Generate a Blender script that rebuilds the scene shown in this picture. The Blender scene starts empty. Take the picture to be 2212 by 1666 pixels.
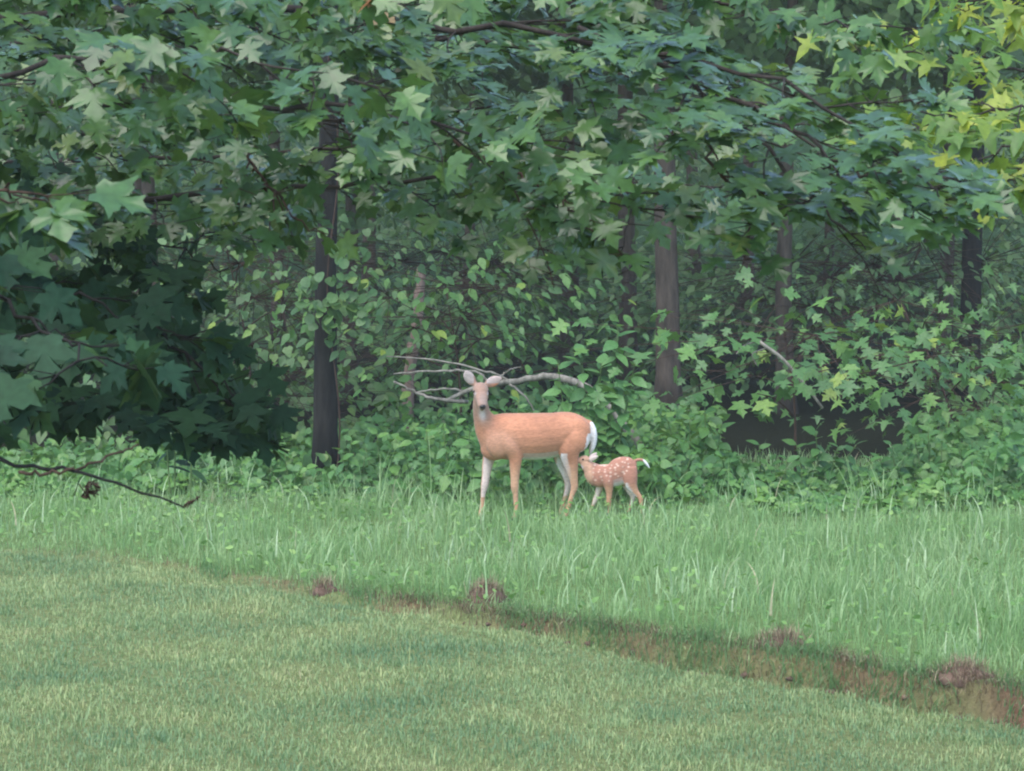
import bpy, math, random
import numpy as np
from mathutils import Matrix, Vector

# ------------------------------------------------------------------ camera, sky, sun, exposure
SC = bpy.context.scene
COL = SC.collection
rng = np.random.default_rng(7)
FPX = 3150.0            # focal length in pixels of the 1024-wide picture (a long zoom)
CZ = 3.5                # the photographer stands well above the lawn
PITCH = math.radians(4.31)

cam_d = bpy.data.cameras.new('camera')
cam = bpy.data.objects.new('camera', cam_d)
COL.objects.link(cam)
cam.location = (0, 0, CZ)
cam.rotation_euler = (math.radians(90) - PITCH, 0, 0)
cam_d.sensor_width = 36.0
cam_d.lens = 36.0 * FPX / 1024.0
cam_d.clip_start = 0.1
cam_d.clip_end = 1000.0
cam_d.dof.use_dof = True
cam_d.dof.focus_distance = 27.0
cam_d.dof.aperture_fstop = 18.0
SC.camera = cam

SUN_EL, SUN_AZ = math.radians(64), math.radians(212)   # azimuth clockwise from +Y: behind the camera, to its left
w = bpy.data.worlds.new('World')
SC.world = w
w.use_nodes = True
wn = w.node_tree
sky = wn.nodes.new('ShaderNodeTexSky')
sky.sky_type = 'NISHITA'
sky.sun_disc = False
sky.sun_elevation = SUN_EL
sky.sun_rotation = SUN_AZ
sky.air_density = 1.0
sky.dust_density = 1.0
sky.ozone_density = 1.5
wn.nodes['Background'].inputs['Strength'].default_value = 0.15
wn.links.new(sky.outputs['Color'], wn.nodes['Background'].inputs['Color'])

sun_d = bpy.data.lights.new('sun', 'SUN')
sun_d.energy = 1.4
sun_d.angle = math.radians(60)
sun_d.color = (1.0, 0.95, 0.86)
sun = bpy.data.objects.new('sun', sun_d)
COL.objects.link(sun)
_sd = Vector((math.sin(SUN_AZ) * math.cos(SUN_EL), math.cos(SUN_AZ) * math.cos(SUN_EL), math.sin(SUN_EL)))
sun.rotation_euler = (-_sd).to_track_quat('-Z', 'Y').to_euler()

SC.view_settings.view_transform = 'Standard'
SC.view_settings.look = 'None'
SC.view_settings.exposure = 1.55
SC.view_settings.gamma = 1.0
SC.cycles.max_bounces = 5
SC.cycles.diffuse_bounces = 3
SC.cycles.transmission_bounces = 4
SC.cycles.filter_width = 2.1
SC.cycles.use_denoising = True

# ------------------------------------------------------------------ helpers
S2 = 1024.0 / 2212.0     # plan sketch pixels -> render pixels
cp, sp = math.cos(PITCH), math.sin(PITCH)

def P(px, py, d):
    """world point at distance d (along +Y) seen at plan position px, py"""
    u = (px * S2 - 512.0) / FPX
    v = (385.5 - py * S2) / FPX
    dy = cp + v * sp
    dz = -sp + v * cp
    k = d / dy
    return np.array([u * k, d, CZ + dz * k])

def project(p):
    p = np.asarray(p, float)
    x, y, z = p[..., 0], p[..., 1], p[..., 2] - CZ
    f = y * cp - z * sp
    v = y * sp + z * cp
    return 512 + FPX * x / f, 385.5 - FPX * v / f, f

def wob(x, y, k=1.0, s=0.0):
    """smooth pseudo noise in about -1..1"""
    return (np.sin(1.7 * k * x + 0.9 * k * y + 1.3 + s) + np.sin(-1.1 * k * x + 2.3 * k * y + 4.1 + 2 * s)
            + np.sin(2.9 * k * x - 1.6 * k * y + 0.4 + 3 * s) + np.sin(4.3 * k * x + 3.7 * k * y + 2.2 + s)) / 4.0

def norm(v):
    v = np.asarray(v, float)
    return v / (np.linalg.norm(v, axis=-1, keepdims=True) + 1e-9)

def tag(o, label=None, cat=None, group=None, kind=None):
    if label: o['label'] = label
    if cat: o['category'] = cat
    if group: o['group'] = group
    if kind: o['kind'] = kind
    return o

def empty(name, loc):
    o = bpy.data.objects.new(name, None)
    o.empty_display_size = 0.2
    COL.objects.link(o)
    o.location = [float(c) for c in loc]
    return o

def link(name, mesh, parent=None, mat=None):
    o = bpy.data.objects.new(name, mesh)
    COL.objects.link(o)
    if mat is not None and not mesh.materials:
        mesh.materials.append(mat)
    if parent is not None:
        o.parent = parent
        o.location = [-c for c in parent_world(parent)]   # vertices are in world space
    return o

def parent_world(p):
    v = Vector((0, 0, 0))
    while p is not None:
        v = v + Vector(p.location)
        p = p.parent
    return v

def mesh_np(name, verts, faces, loops_per_face, smooth=True):
    """fast mesh from numpy: faces (F,k)"""
    me = bpy.data.meshes.new(name)
    verts = np.ascontiguousarray(verts, dtype=np.float32)
    faces = np.ascontiguousarray(faces, dtype=np.int32)
    F = len(faces)
    me.vertices.add(len(verts))
    me.vertices.foreach_set('co', verts.ravel())
    me.loops.add(F * loops_per_face)
    me.loops.foreach_set('vertex_index', faces.ravel())
    me.polygons.add(F)
    me.polygons.foreach_set('loop_start', np.arange(F, dtype=np.int32) * loops_per_face)
    me.polygons.foreach_set('loop_total', np.full(F, loops_per_face, dtype=np.int32))
    if smooth:
        me.polygons.foreach_set('use_smooth', np.ones(F, dtype=bool))
    me.update(calc_edges=True)
    me.validate()
    return me

class MB:
    """collects tubes and lumps for one mesh"""
    def __init__(self):
        self.v, self.f = [], []
    def add(self, verts, faces):
        n = len(self.v)
        self.v.extend([tuple(p) for p in verts])
        self.f.extend([tuple(i + n for i in q) for q in faces])
    def tube(self, pts, radii, sides=7, wobble=0.0):
        pts = np.asarray(pts, float)
        radii = np.broadcast_to(np.asarray(radii, float), (len(pts),))
        tan = norm(np.gradient(pts, axis=0))
        ref = np.array([0.31, 0.2, 1.0]) if abs(tan[:, 2]).mean() < 0.8 else np.array([1.0, 0.2, 0.1])
        a = norm(np.cross(tan, ref)); b = np.cross(tan, a)
        ang = np.linspace(0, 2 * math.pi, sides, endpoint=False)
        vs = []
        for i in range(len(pts)):
            rr = radii[i] * (1 + wobble * np.sin(ang * 3 + i * 1.3) * 0.5 + wobble * 0.5 * np.sin(ang * 5 + i * 2.1))
            vs.append(pts[i] + (np.cos(ang) * rr)[:, None] * a[i] + (np.sin(ang) * rr)[:, None] * b[i])
        vs = np.concatenate(vs)
        fs = []
        for i in range(len(pts) - 1):
            for j in range(sides):
                k = (j + 1) % sides
                fs.append((i * sides + j, i * sides + k, (i + 1) * sides + k, (i + 1) * sides + j))
        fs.append(tuple(range(sides - 1, -1, -1)))
        fs.append(tuple((len(pts) - 1) * sides + j for j in range(sides)))
        self.add(vs, fs)
    def mesh(self, name, smooth=True):
        me = bpy.data.meshes.new(name)
        me.from_pydata(self.v, [], self.f)
        if smooth:
            me.polygons.foreach_set('use_smooth', np.ones(len(me.polygons), dtype=bool))
        me.update()
        return me

def spline(pts, n):
    """Catmull-Rom through control points"""
    p = np.asarray(pts, float)
    if len(p) == 2:
        t = np.linspace(0, 1, n)[:, None]
        return p[0] * (1 - t) + p[1] * t
    q = np.vstack([2 * p[0] - p[1], p, 2 * p[-1] - p[-2]])
    out = []
    m = len(p) - 1
    for s in np.linspace(0, m, n):
        i = min(int(s), m - 1); t = s - i
        a, b, c, d = q[i], q[i + 1], q[i + 2], q[i + 3]
        out.append(0.5 * (2 * b + (c - a) * t + (2 * a - 5 * b + 4 * c - d) * t * t + (3 * b - a - 3 * c + d) * t ** 3))
    return np.array(out)

# ------------------------------------------------------------------ materials
def new_mat(name):
    m = bpy.data.materials.new(name)
    m.use_nodes = True
    nt = m.node_tree
    bs = nt.nodes['Principled BSDF']
    return m, nt, bs

def ramp_node(nt, cols):
    r = nt.nodes.new('ShaderNodeValToRGB')
    el = r.color_ramp.elements
    while len(el) < len(cols):
        el.new(0.5)
    for i, (pos, c) in enumerate(cols):
        el[i].position = pos
        el[i].color = (*c, 1)
    return r

def leaf_mat(name, cols, rough=0.42, spec=0.5, transl=0.28, tcol=(0.16, 0.28, 0.04), patch=0.0, bump=0.0, coat=0.0):
    """leaf: random tint per leaf (mesh island and object), slight mottling, light coming through"""
    m, nt, bs = new_mat(name)
    L = nt.links
    geo = nt.nodes.new('ShaderNodeNewGeometry')
    oi = nt.nodes.new('ShaderNodeObjectInfo')
    add = nt.nodes.new('ShaderNodeMath'); add.operation = 'ADD'
    L.new(geo.outputs['Random Per Island'], add.inputs[0]); L.new(oi.outputs['Random'], add.inputs[1])
    fr = nt.nodes.new('ShaderNodeMath'); fr.operation = 'FRACT'
    L.new(add.outputs[0], fr.inputs[0])
    fac = fr.outputs[0]
    if patch > 0:
        nz = nt.nodes.new('ShaderNodeTexNoise'); nz.inputs['Scale'].default_value = patch; nz.inputs['Detail'].default_value = 3
        L.new(geo.outputs['Position'], nz.inputs['Vector'])
        mx = nt.nodes.new('ShaderNodeMix'); mx.data_type = 'FLOAT'; mx.inputs[0].default_value = 0.6
        st = nt.nodes.new('ShaderNodeMapRange'); st.inputs[1].default_value = 0.3; st.inputs[2].default_value = 0.7
        L.new(nz.outputs['Fac'], st.inputs[0])
        L.new(fac, mx.inputs[2]); L.new(st.outputs[0], mx.inputs[3])
        fac = mx.outputs[0]
    rp = ramp_node(nt, cols)
    L.new(fac, rp.inputs[0])
    n2 = nt.nodes.new('ShaderNodeTexNoise'); n2.inputs['Scale'].default_value = 45; n2.inputs['Detail'].default_value = 4
    L.new(geo.outputs['Position'], n2.inputs['Vector'])
    mr = nt.nodes.new('ShaderNodeMapRange'); mr.inputs[1].default_value = 0.25; mr.inputs[2].default_value = 0.75
    mr.inputs[3].default_value = 0.72; mr.inputs[4].default_value = 1.25
    L.new(n2.outputs['Fac'], mr.inputs[0])
    mul = nt.nodes.new('ShaderNodeVectorMath'); mul.operation = 'SCALE'
    L.new(rp.outputs[0], mul.inputs[0]); L.new(mr.outputs[0], mul.inputs['Scale'])
    L.new(mul.outputs[0], bs.inputs['Base Color'])
    bs.inputs['Roughness'].default_value = rough
    bs.inputs['Specular IOR Level'].default_value = spec
    bs.inputs['Coat Weight'].default_value = coat
    bs.inputs['Coat Roughness'].default_value = .14
    bs.inputs['Coat IOR'].default_value = 1.5
    if bump > 0:
        bp = nt.nodes.new('ShaderNodeBump'); bp.inputs['Strength'].default_value = bump; bp.inputs['Distance'].default_value = 0.01
        L.new(n2.outputs['Fac'], bp.inputs['Height']); L.new(bp.outputs[0], bs.inputs['Normal'])
    if transl > 0:
        tr = nt.nodes.new('ShaderNodeBsdfTranslucent')
        tm = nt.nodes.new('ShaderNodeMix'); tm.data_type = 'RGBA'; tm.inputs[0].default_value = 0.55
        L.new(mul.outputs[0], tm.inputs[6]); tm.inputs[7].default_value = (*tcol, 1)
        L.new(tm.outputs[2], tr.inputs['Color'])
        ms = nt.nodes.new('ShaderNodeMixShader'); ms.inputs[0].default_value = transl
        L.new(bs.outputs[0], ms.inputs[1]); L.new(tr.outputs[0], ms.inputs[2])
        L.new(ms.outputs[0], nt.nodes['Material Output'].inputs['Surface'])
    return m

def bark_mat(name, c0, c1, scale=14.0, rough=0.9, bump=0.6):
    m, nt, bs = new_mat(name)
    L = nt.links
    tc = nt.nodes.new('ShaderNodeTexCoord')
    mp = nt.nodes.new('ShaderNodeMapping'); mp.inputs['Scale'].default_value = (1, 1, 0.22)
    L.new(tc.outputs['Object'], mp.inputs['Vector'])
    nz = nt.nodes.new('ShaderNodeTexNoise'); nz.inputs['Scale'].default_value = scale; nz.inputs['Detail'].default_value = 6
    nz.inputs['Roughness'].default_value = 0.65
    L.new(mp.outputs[0], nz.inputs['Vector'])
    rp = ramp_node(nt, [(0.3, c0), (0.7, c1)])
    L.new(nz.outputs['Fac'], rp.inputs[0]); L.new(rp.outputs[0], bs.inputs['Base Color'])
    bp = nt.nodes.new('ShaderNodeBump'); bp.inputs['Strength'].default_value = bump; bp.inputs['Distance'].default_value = 0.03
    L.new(nz.outputs['Fac'], bp.inputs['Height']); L.new(bp.outputs[0], bs.inputs['Normal'])
    bs.inputs['Roughness'].default_value = rough
    bs.inputs['Specular IOR Level'].default_value = .15
    return m

M = {}
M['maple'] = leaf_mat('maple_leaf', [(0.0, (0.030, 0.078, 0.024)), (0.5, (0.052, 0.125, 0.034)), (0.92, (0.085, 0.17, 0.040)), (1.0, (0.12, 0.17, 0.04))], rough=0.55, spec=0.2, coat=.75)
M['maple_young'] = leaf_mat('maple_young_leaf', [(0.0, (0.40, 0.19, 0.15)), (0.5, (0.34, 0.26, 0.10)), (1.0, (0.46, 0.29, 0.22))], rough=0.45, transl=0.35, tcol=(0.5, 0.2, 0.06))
M['dark_maple'] = leaf_mat('dark_maple_leaf', [(0.0, (0.012, 0.036, 0.022)), (0.6, (0.020, 0.055, 0.028)), (1.0, (0.035, 0.085, 0.030))], rough=0.6, spec=0.12, transl=0.12)  # darker leaf base stands in for shade on the low maple limbs
M['sweetgum'] = leaf_mat('sweetgum_leaf', [(0.0, (0.06, 0.155, 0.03)), (0.6, (0.11, 0.22, 0.035)), (1.0, (0.34, 0.38, 0.03))], rough=0.45, transl=0.4, tcol=(0.4, 0.5, 0.04))  # yellower leaf base stands in for sun on the leaves
M['sapling'] = leaf_mat('sapling_leaf', [(0.0, (0.05, 0.13, 0.038)), (0.6, (0.08, 0.19, 0.045)), (0.95, (0.12, 0.25, 0.05)), (1.0, (0.24, 0.32, 0.04))], rough=0.5, transl=0.3)
M['pale_shrub'] = leaf_mat('pale_shrub_leaf', [(0.0, (0.06, 0.13, 0.045)), (0.6, (0.09, 0.19, 0.06)), (1.0, (0.17, 0.27, 0.07))], rough=0.5, transl=0.35)
M['pokeweed'] = leaf_mat('pokeweed_leaf', [(0.0, (0.07, 0.19, 0.055)), (1.0, (0.13, 0.28, 0.08))], rough=0.5, transl=0.3)
M['weed'] = leaf_mat('weed_leaf', [(0.0, (0.04, 0.12, 0.038)), (0.5, (0.08, 0.205, 0.05)), (1.0, (0.16, 0.30, 0.05))], rough=0.5, transl=0.3, patch=1.1)
M['wood_leaf'] = leaf_mat('woodland_leaf', [(0.0, (0.045, 0.10, 0.03)), (0.6, (0.075, 0.15, 0.042)), (1.0, (0.12, 0.20, 0.055))], rough=0.55, transl=0.3, patch=0.5)  # lightened so the leaf colour itself carries some haze
M['meadow'] = leaf_mat('meadow_grass', [(0.0, (0.16, 0.29, 0.10)), (0.45, (0.26, 0.41, 0.165)), (0.9, (0.40, 0.52, 0.27)), (1.0, (0.52, 0.46, 0.28))], rough=0.55, spec=.35, transl=0.40, tcol=(0.32, 0.5, 0.16), patch=0.8)
M['bank_grass'] = leaf_mat('bank_grass', [(0.0, (0.12, 0.24, 0.11)), (0.5, (0.19, 0.33, 0.15)), (0.9, (0.29, 0.42, 0.21)), (1.0, (0.42, 0.34, 0.2))], rough=0.6, spec=.3, transl=0.35, patch=1.5)
M['herb'] = leaf_mat('herb_leaf', [(0.0, (0.10, 0.22, 0.06)), (0.5, (0.17, 0.32, 0.09)), (1.0, (0.30, 0.44, 0.14))], rough=0.55, spec=.3, transl=0.35, patch=1.2)
M['pale_grass'] = leaf_mat('pale_grass', [(0.0, (0.24, 0.40, 0.17)), (0.5, (0.35, 0.49, 0.25)), (0.95, (0.45, 0.56, 0.34)), (1.0, (0.45, 0.38, 0.24))], rough=0.55, spec=.3, transl=0.35, tcol=(0.25, 0.4, 0.12))
M['lawn'] = leaf_mat('lawn_grass', [(0.15, (0.12, 0.235, 0.115)), (0.5, (0.26, 0.37, 0.16)), (0.8, (0.42, 0.47, 0.20)), (1.0, (0.48, 0.40, 0.24))], rough=0.6, transl=0.35, tcol=(0.3, 0.4, 0.14), patch=0.9)
M['dry'] = leaf_mat('dry_grass', [(0.0, (0.14, 0.10, 0.07)), (0.6, (0.27, 0.20, 0.13)), (1.0, (0.48, 0.39, 0.26))], rough=0.8, spec=0.2, transl=0.1, tcol=(0.4, 0.25, 0.1))
M['bark_dark'] = bark_mat('dark_bark', (0.008, 0.008, 0.008), (0.03, 0.027, 0.024))
M['bark_brown'] = bark_mat('brown_bark', (0.045, 0.035, 0.028), (0.12, 0.092, 0.072))
M['bark_maple'] = bark_mat('maple_bark', (0.018, 0.015, 0.013), (0.055, 0.045, 0.038))
M['twig'] = bark_mat('twig_bark', (0.03, 0.018, 0.014), (0.09, 0.055, 0.04), scale=30, bump=0.2)
M['stem'] = bark_mat('green_stem', (0.08, 0.14, 0.05), (0.14, 0.20, 0.07), scale=30, bump=0.1)
M['deadwood'] = bark_mat('bleached_wood', (0.10, 0.09, 0.07), (0.34, 0.31, 0.26), scale=18, bump=0.4)
M['snag'] = bark_mat('snag_wood', (0.18, 0.12, 0.10), (0.34, 0.24, 0.19), scale=18, bump=0.4)
M['soil'] = bark_mat('soil', (0.065, 0.042, 0.032), (0.19, 0.125, 0.09), scale=9, rough=0.95, bump=0.8)

# ------------------------------------------------------------------ leaf shapes (base at origin, midrib along +y, length 1)
def leaf_template(half, centre_y, fold, droop, curl, asym=0.0):
    """fan-shaped leaf from a half outline; returns verts, tris"""
    half = np.array(half, float)
    right = half
    left = half[1:-1][::-1] * np.array([-1, 1])
    out = np.vstack([right, left])
    pts = np.vstack([[0, centre_y], out])
    x, y = pts[:, 0], pts[:, 1]
    z = fold * np.abs(x) - droop * (y ** 2) - curl * x ** 2 + asym * x * y
    v = np.stack([x, y, z], 1)
    n = len(out)
    t = np.array([(0, 1 + i, 1 + (i + 1) % n) for i in range(n)])
    return v, t

MAPLE = [(0, 0), (.13, -.05), (.38, .00), (.31, .10), (.30, .17), (.42, .28), (.66, .50), (.45, .50), (.36, .56), (.17, .49),
         (.20, .62), (.30, .76), (.17, .77), (.09, .87), (0, 1.02)]
SUGAR = [(0, 0), (.12, -.08), (.40, -.06), (.33, .08), (.52, .20), (.74, .42), (.54, .42), (.50, .56), (.20, .46),
         (.24, .64), (.36, .74), (.19, .78), (.12, .90), (0, 1.05)]
GUM = [(0, 0), (.10, .10), (.42, -.06), (.18, .22), (.26, .30), (.68, .36), (.28, .46), (.16, .50), (.20, .62), (.10, .84), (0, 1.05)]
OVATE = [(0, 0), (.13, .06), (.25, .22), (.29, .40), (.23, .62), (.11, .84), (0, 1.0)]
HEART = [(0, .04), (.18, -.06), (.38, .06), (.44, .28), (.34, .56), (.15, .84), (0, 1.0)]
ROUND = [(0, 0), (.24, .04), (.42, .25), (.44, .52), (.28, .80), (0, .92)]

def variants(half, cy, n=4, seed=1, fold=(.05, .25), droop=(.05, .35), curl=(0.0, .3)):
    r = random.Random(seed)
    out = []
    for i in range(n):
        h = [(x * r.uniform(.9, 1.1) if x else 0, y + (r.uniform(-.03, .03) if 0 < k < len(half) - 1 else 0)) for k, (x, y) in enumerate(half)]
        out.append(leaf_template(h, cy, r.uniform(*fold), r.uniform(*droop), r.uniform(*curl), r.uniform(-.15, .15)))
    return out

T = {'maple': variants(MAPLE, .30, 6, 3) + variants(SUGAR, .28, 4, 4), 'gum': variants(GUM, .32, 5, 5),
     'ovate': variants(OVATE, .42, 5, 6), 'heart': variants(HEART, .36, 5, 8), 'round': variants(ROUND, .42, 4, 9)}

class Leaves:
    """a list of leaves: position of the base, tip direction, face normal, length, shape number"""
    def __init__(self, kind):
        self.kind = kind
        self.p, self.t, self.n, self.s, self.k, self.own = [], [], [], [], [], []
    def add(self, p, t, n, s):
        self.p.append(p); self.t.append(t); self.n.append(n); self.s.append(s)
        self.k.append(rng.integers(len(T[self.kind])))
    def owned_by(self, o):
        self.own += [o] * (len(self.p) - len(self.own))
    def frames(self):
        p = np.array(self.p, float); t = norm(np.array(self.t, float)); n = np.array(self.n, float)
        n = norm(n - (n * t).sum(1, keepdims=True) * t)
        s = np.cross(t, n)
        return p, s, t, n, np.array(self.s, float), np.array(self.k)

_leaf_mesh = {}
def leaf_mesh(kind, k, mat):
    key = (kind, int(k), mat.name)
    if key not in _leaf_mesh:
        v, t = T[kind][int(k)]
        me = bpy.data.meshes.new(kind + '_leaf')
        me.from_pydata([tuple(a) for a in v], [], [tuple(int(c) for c in a) for a in t])
        me.polygons.foreach_set('use_smooth', np.ones(len(t), dtype=bool))
        me.materials.append(mat)
        me.update()
        _leaf_mesh[key] = me
    return _leaf_mesh[key]

def merged_leaves(kind, fr, idx, name):
    p, s, t, n, sc, k = fr
    V, F, off = [], [], 0
    for q in range(len(T[kind])):
        ii = idx[k[idx] == q]
        if len(ii) == 0: continue
        v, tri = T[kind][q]
        w3 = (v[None, :, 0, None] * s[ii][:, None, :] + v[None, :, 1, None] * t[ii][:, None, :] + v[None, :, 2, None] * n[ii][:, None, :])
        w3 = w3 * sc[ii][:, None, None] + p[ii][:, None, :]
        V.append(w3.reshape(-1, 3))
        F.append((tri[None] + (np.arange(len(ii)) * len(v))[:, None, None]).reshape(-1, 3) + off)
        off += len(ii) * len(v)
    return mesh_np(name, np.concatenate(V), np.concatenate(F), 3)

def build_leaves(lv, root, mat, limit=300, name='leaf', rest='foliage', special=None):
    """the largest leaves in view become parts of their own, the rest one foliage part"""
    if not lv.p: return
    fr = lv.frames()
    p, s, t, n, sc, k = fr
    N = len(p)
    cx, cy, f = project(p + t * sc[:, None] * .5)
    inside = (cx > -15) & (cx < 1039) & (cy > -15) & (cy < 786)
    size = np.where(inside, sc * FPX / f, 0)
    order = np.argsort(-size)
    order = order[size[order] > 0][:limit]
    lv.owned_by(root)
    for i in order:
        holder = lv.own[i]; rw = parent_world(holder)
        mm = mat
        if special is not None and special(cx[i] / S2, cy[i] / S2): mm = M['maple_young']
        o = bpy.data.objects.new(name, leaf_mesh(lv.kind, k[i], mm))
        COL.objects.link(o)
        o.parent = holder
        R = Matrix(((s[i][0], t[i][0], n[i][0], 0), (s[i][1], t[i][1], n[i][1], 0), (s[i][2], t[i][2], n[i][2], 0), (0, 0, 0, 1)))
        o.matrix_basis = Matrix.Translation(Vector(p[i]) - rw) @ R @ Matrix.Scale(float(sc[i]) * (.72 if mm is not mat else 1), 4)
    mask = np.ones(N, bool); mask[order] = False
    idx = np.nonzero(mask)[0]
    if len(idx):
        o = link(rest, merged_leaves(lv.kind, fr, idx, rest), root, mat)
        o['kind'] = 'stuff'

# ------------------------------------------------------------------ ground
EDGE = np.array([(-1500, 1120), (-600, 1165), (0, 1195), (200, 1207), (450, 1243), (700, 1290), (950, 1330), (1200, 1368), (1400, 1420), (1700, 1470), (1950, 1515), (2212, 1560), (2700, 1640), (3600, 1750)], float)
_e = []
for ex, ey in EDGE:
    v = (385.5 - ey * S2) / FPX
    k = CZ / (sp - v * cp)
    _e.append((((ex * S2 - 512) / FPX) * k, (cp + v * sp) * k))
_e = np.array(_e); _e = _e[np.argsort(_e[:, 0])]

def edge_y(x):
    x = np.asarray(x, float)
    y = np.interp(x, _e[:, 0], _e[:, 1])
    y = np.where(x > _e[-1, 0], _e[-1, 1], y)
    return y + 0.10 * wob(x * 3.1, x * 1.7, 1.0) + 0.05 * np.sin(9 * x + 1) + 0.035 * np.sin(21 * x + 2.2 * np.sin(3 * x)) + .02 * np.sin(47 * x)

def side(x, y):
    """metres beyond the cut edge of the lawn (positive: meadow)"""
    return (np.asarray(y, float) - edge_y(x)) * 0.75

def bank_h(x):
    return np.interp(np.asarray(x, float), [-5, -2, 0.2, 1.2, 4], [0.01, 0.02, 0.07, 0.14, 0.18])

def ground_z(x, y):
    x = np.asarray(x, float); y = np.asarray(y, float)
    s = side(x, y)
    st = np.clip((s + 0.02) / 0.15, 0, 1); st = st * st * (3 - 2 * st)
    z = bank_h(x) * st
    z = z - 0.035 * np.exp(-((s + 0.08) / 0.10) ** 2) * np.interp(x, [-4, 0, 2], [0.3, 1, 1.2])
    z = z + 0.018 * wob(x, y, 1.1) + 0.010 * wob(x, y, 3.7, 2) * np.clip(1 + s, 0.3, 1)
    z = z + np.clip(y - 33, 0, 300) * 0.035 + np.clip(y - 68, 0, 45) * 0.42
    return z

def nonuni(parts):
    return np.concatenate([np.arange(a, b, st) for a, b, st in parts])
gx = nonuni([(-120, -40, 10), (-40, -9, 1.5), (-9, 9, .055), (9, 40, 1.5), (40, 121, 10)])
gy = nonuni([(-50, 0, 10), (0, 14, 1.0), (14, 33, .055), (33, 70, .7), (70, 141, 10)])
X, Y = np.meshgrid(gx, gy)
Z = ground_z(X, Y)
nx, ny = len(gx), len(gy)
vi = np.arange(nx * ny).reshape(ny, nx)
quads = np.stack([vi[:-1, :-1], vi[:-1, 1:], vi[1:, 1:], vi[1:, :-1]], -1).reshape(-1, 4)
gm = mesh_np('ground', np.stack([X, Y, Z], -1).reshape(-1, 3), quads, 4)
Sg = side(X, Y).ravel()
jit = 0.07 * wob(X.ravel() * 4, Y.ravel() * 4, 1.5)
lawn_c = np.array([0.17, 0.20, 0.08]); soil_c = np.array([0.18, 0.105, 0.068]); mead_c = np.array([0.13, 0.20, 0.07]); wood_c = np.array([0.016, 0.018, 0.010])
def sm(a, b, v):
    t_ = np.clip((v - a) / (b - a), 0, 1); return (t_ * t_ * (3 - 2 * t_))[:, None]
bare = np.clip(np.interp(X.ravel(), [-5, -1, .3, 1.2], [-.3, .05, .45, .7]) + .9 * wob(X.ravel(), Y.ravel(), 1.6, 1), 0, 1)[:, None]
c = lawn_c + (soil_c - lawn_c) * sm(-0.15, -0.06, Sg + jit) * bare
c = c + (mead_c - c) * sm(0.12, 0.24, Sg + jit)
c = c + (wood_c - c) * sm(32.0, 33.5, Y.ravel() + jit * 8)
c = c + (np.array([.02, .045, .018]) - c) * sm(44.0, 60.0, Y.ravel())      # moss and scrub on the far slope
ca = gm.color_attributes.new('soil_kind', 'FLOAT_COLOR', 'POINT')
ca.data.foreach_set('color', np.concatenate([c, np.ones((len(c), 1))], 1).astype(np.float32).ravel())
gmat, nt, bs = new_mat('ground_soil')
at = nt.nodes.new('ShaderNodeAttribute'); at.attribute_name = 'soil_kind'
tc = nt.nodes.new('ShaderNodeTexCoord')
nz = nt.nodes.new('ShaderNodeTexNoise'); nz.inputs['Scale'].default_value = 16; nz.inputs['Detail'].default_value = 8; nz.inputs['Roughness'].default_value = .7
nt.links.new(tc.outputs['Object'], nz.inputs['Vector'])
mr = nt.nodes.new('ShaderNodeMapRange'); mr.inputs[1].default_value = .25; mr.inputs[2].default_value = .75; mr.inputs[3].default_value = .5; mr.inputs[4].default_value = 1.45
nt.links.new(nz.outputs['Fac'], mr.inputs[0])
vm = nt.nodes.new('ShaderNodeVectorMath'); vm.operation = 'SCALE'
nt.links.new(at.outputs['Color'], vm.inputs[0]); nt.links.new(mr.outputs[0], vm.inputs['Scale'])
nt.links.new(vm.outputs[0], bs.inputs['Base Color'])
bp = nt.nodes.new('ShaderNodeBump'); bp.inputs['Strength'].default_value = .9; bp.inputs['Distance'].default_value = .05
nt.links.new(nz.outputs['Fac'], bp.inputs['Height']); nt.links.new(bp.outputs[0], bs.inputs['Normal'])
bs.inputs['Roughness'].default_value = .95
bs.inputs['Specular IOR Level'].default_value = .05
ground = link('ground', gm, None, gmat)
tag(ground, 'lawn, cut red-brown earth bank, meadow and forest floor', 'ground', kind='structure')

# ------------------------------------------------------------------ grass blades
def blades(px, py, pz, h, wd, ang, bend, segs, twist=0.0):
    """tapering, bending blades; returns mesh arrays (quads + tip folded into a narrow quad)"""
    N = len(px)
    d = np.stack([np.cos(ang), np.sin(ang), np.zeros(N)], 1)
    sd = np.stack([-np.sin(ang + twist), np.cos(ang + twist), np.zeros(N)], 1)
    base = np.stack([px, py, pz], 1)
    rows = []
    for i in range(segs + 1):
        u = i / segs
        th = bend * u                    # angle from vertical along the blade
        # arc: integrate sin/cos of bend*u
        bb = np.maximum(bend, 1e-3)
        out = (1 - np.cos(th)) / bb * h
        up = np.sin(th) / bb * h
        c_ = base + d * out[:, None] + np.array([0, 0, 1.0]) * up[:, None]
        ww = wd * (1 - u) ** 0.7 * 0.5 + 0.0003
        rows.append(c_ - sd * ww[:, None]); rows.append(c_ + sd * ww[:, None])
    V = np.stack(rows, 1).reshape(-1, 3)
    per = 2 * (segs + 1)
    q = np.array([(2 * i, 2 * i + 1, 2 * i + 3, 2 * i + 2) for i in range(segs)])
    Fq = (q[None] + (np.arange(N) * per)[:, None, None]).reshape(-1, 4)
    return V, Fq

def in_view(x, y, z, m=0.08):
    cx, cy, f = project(np.stack([x, y, z], -1))
    return (cx > -1024 * m) & (cx < 1024 * (1 + m)) & (cy < 771 * (1 + m * .6)) & (cy > -50)

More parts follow.
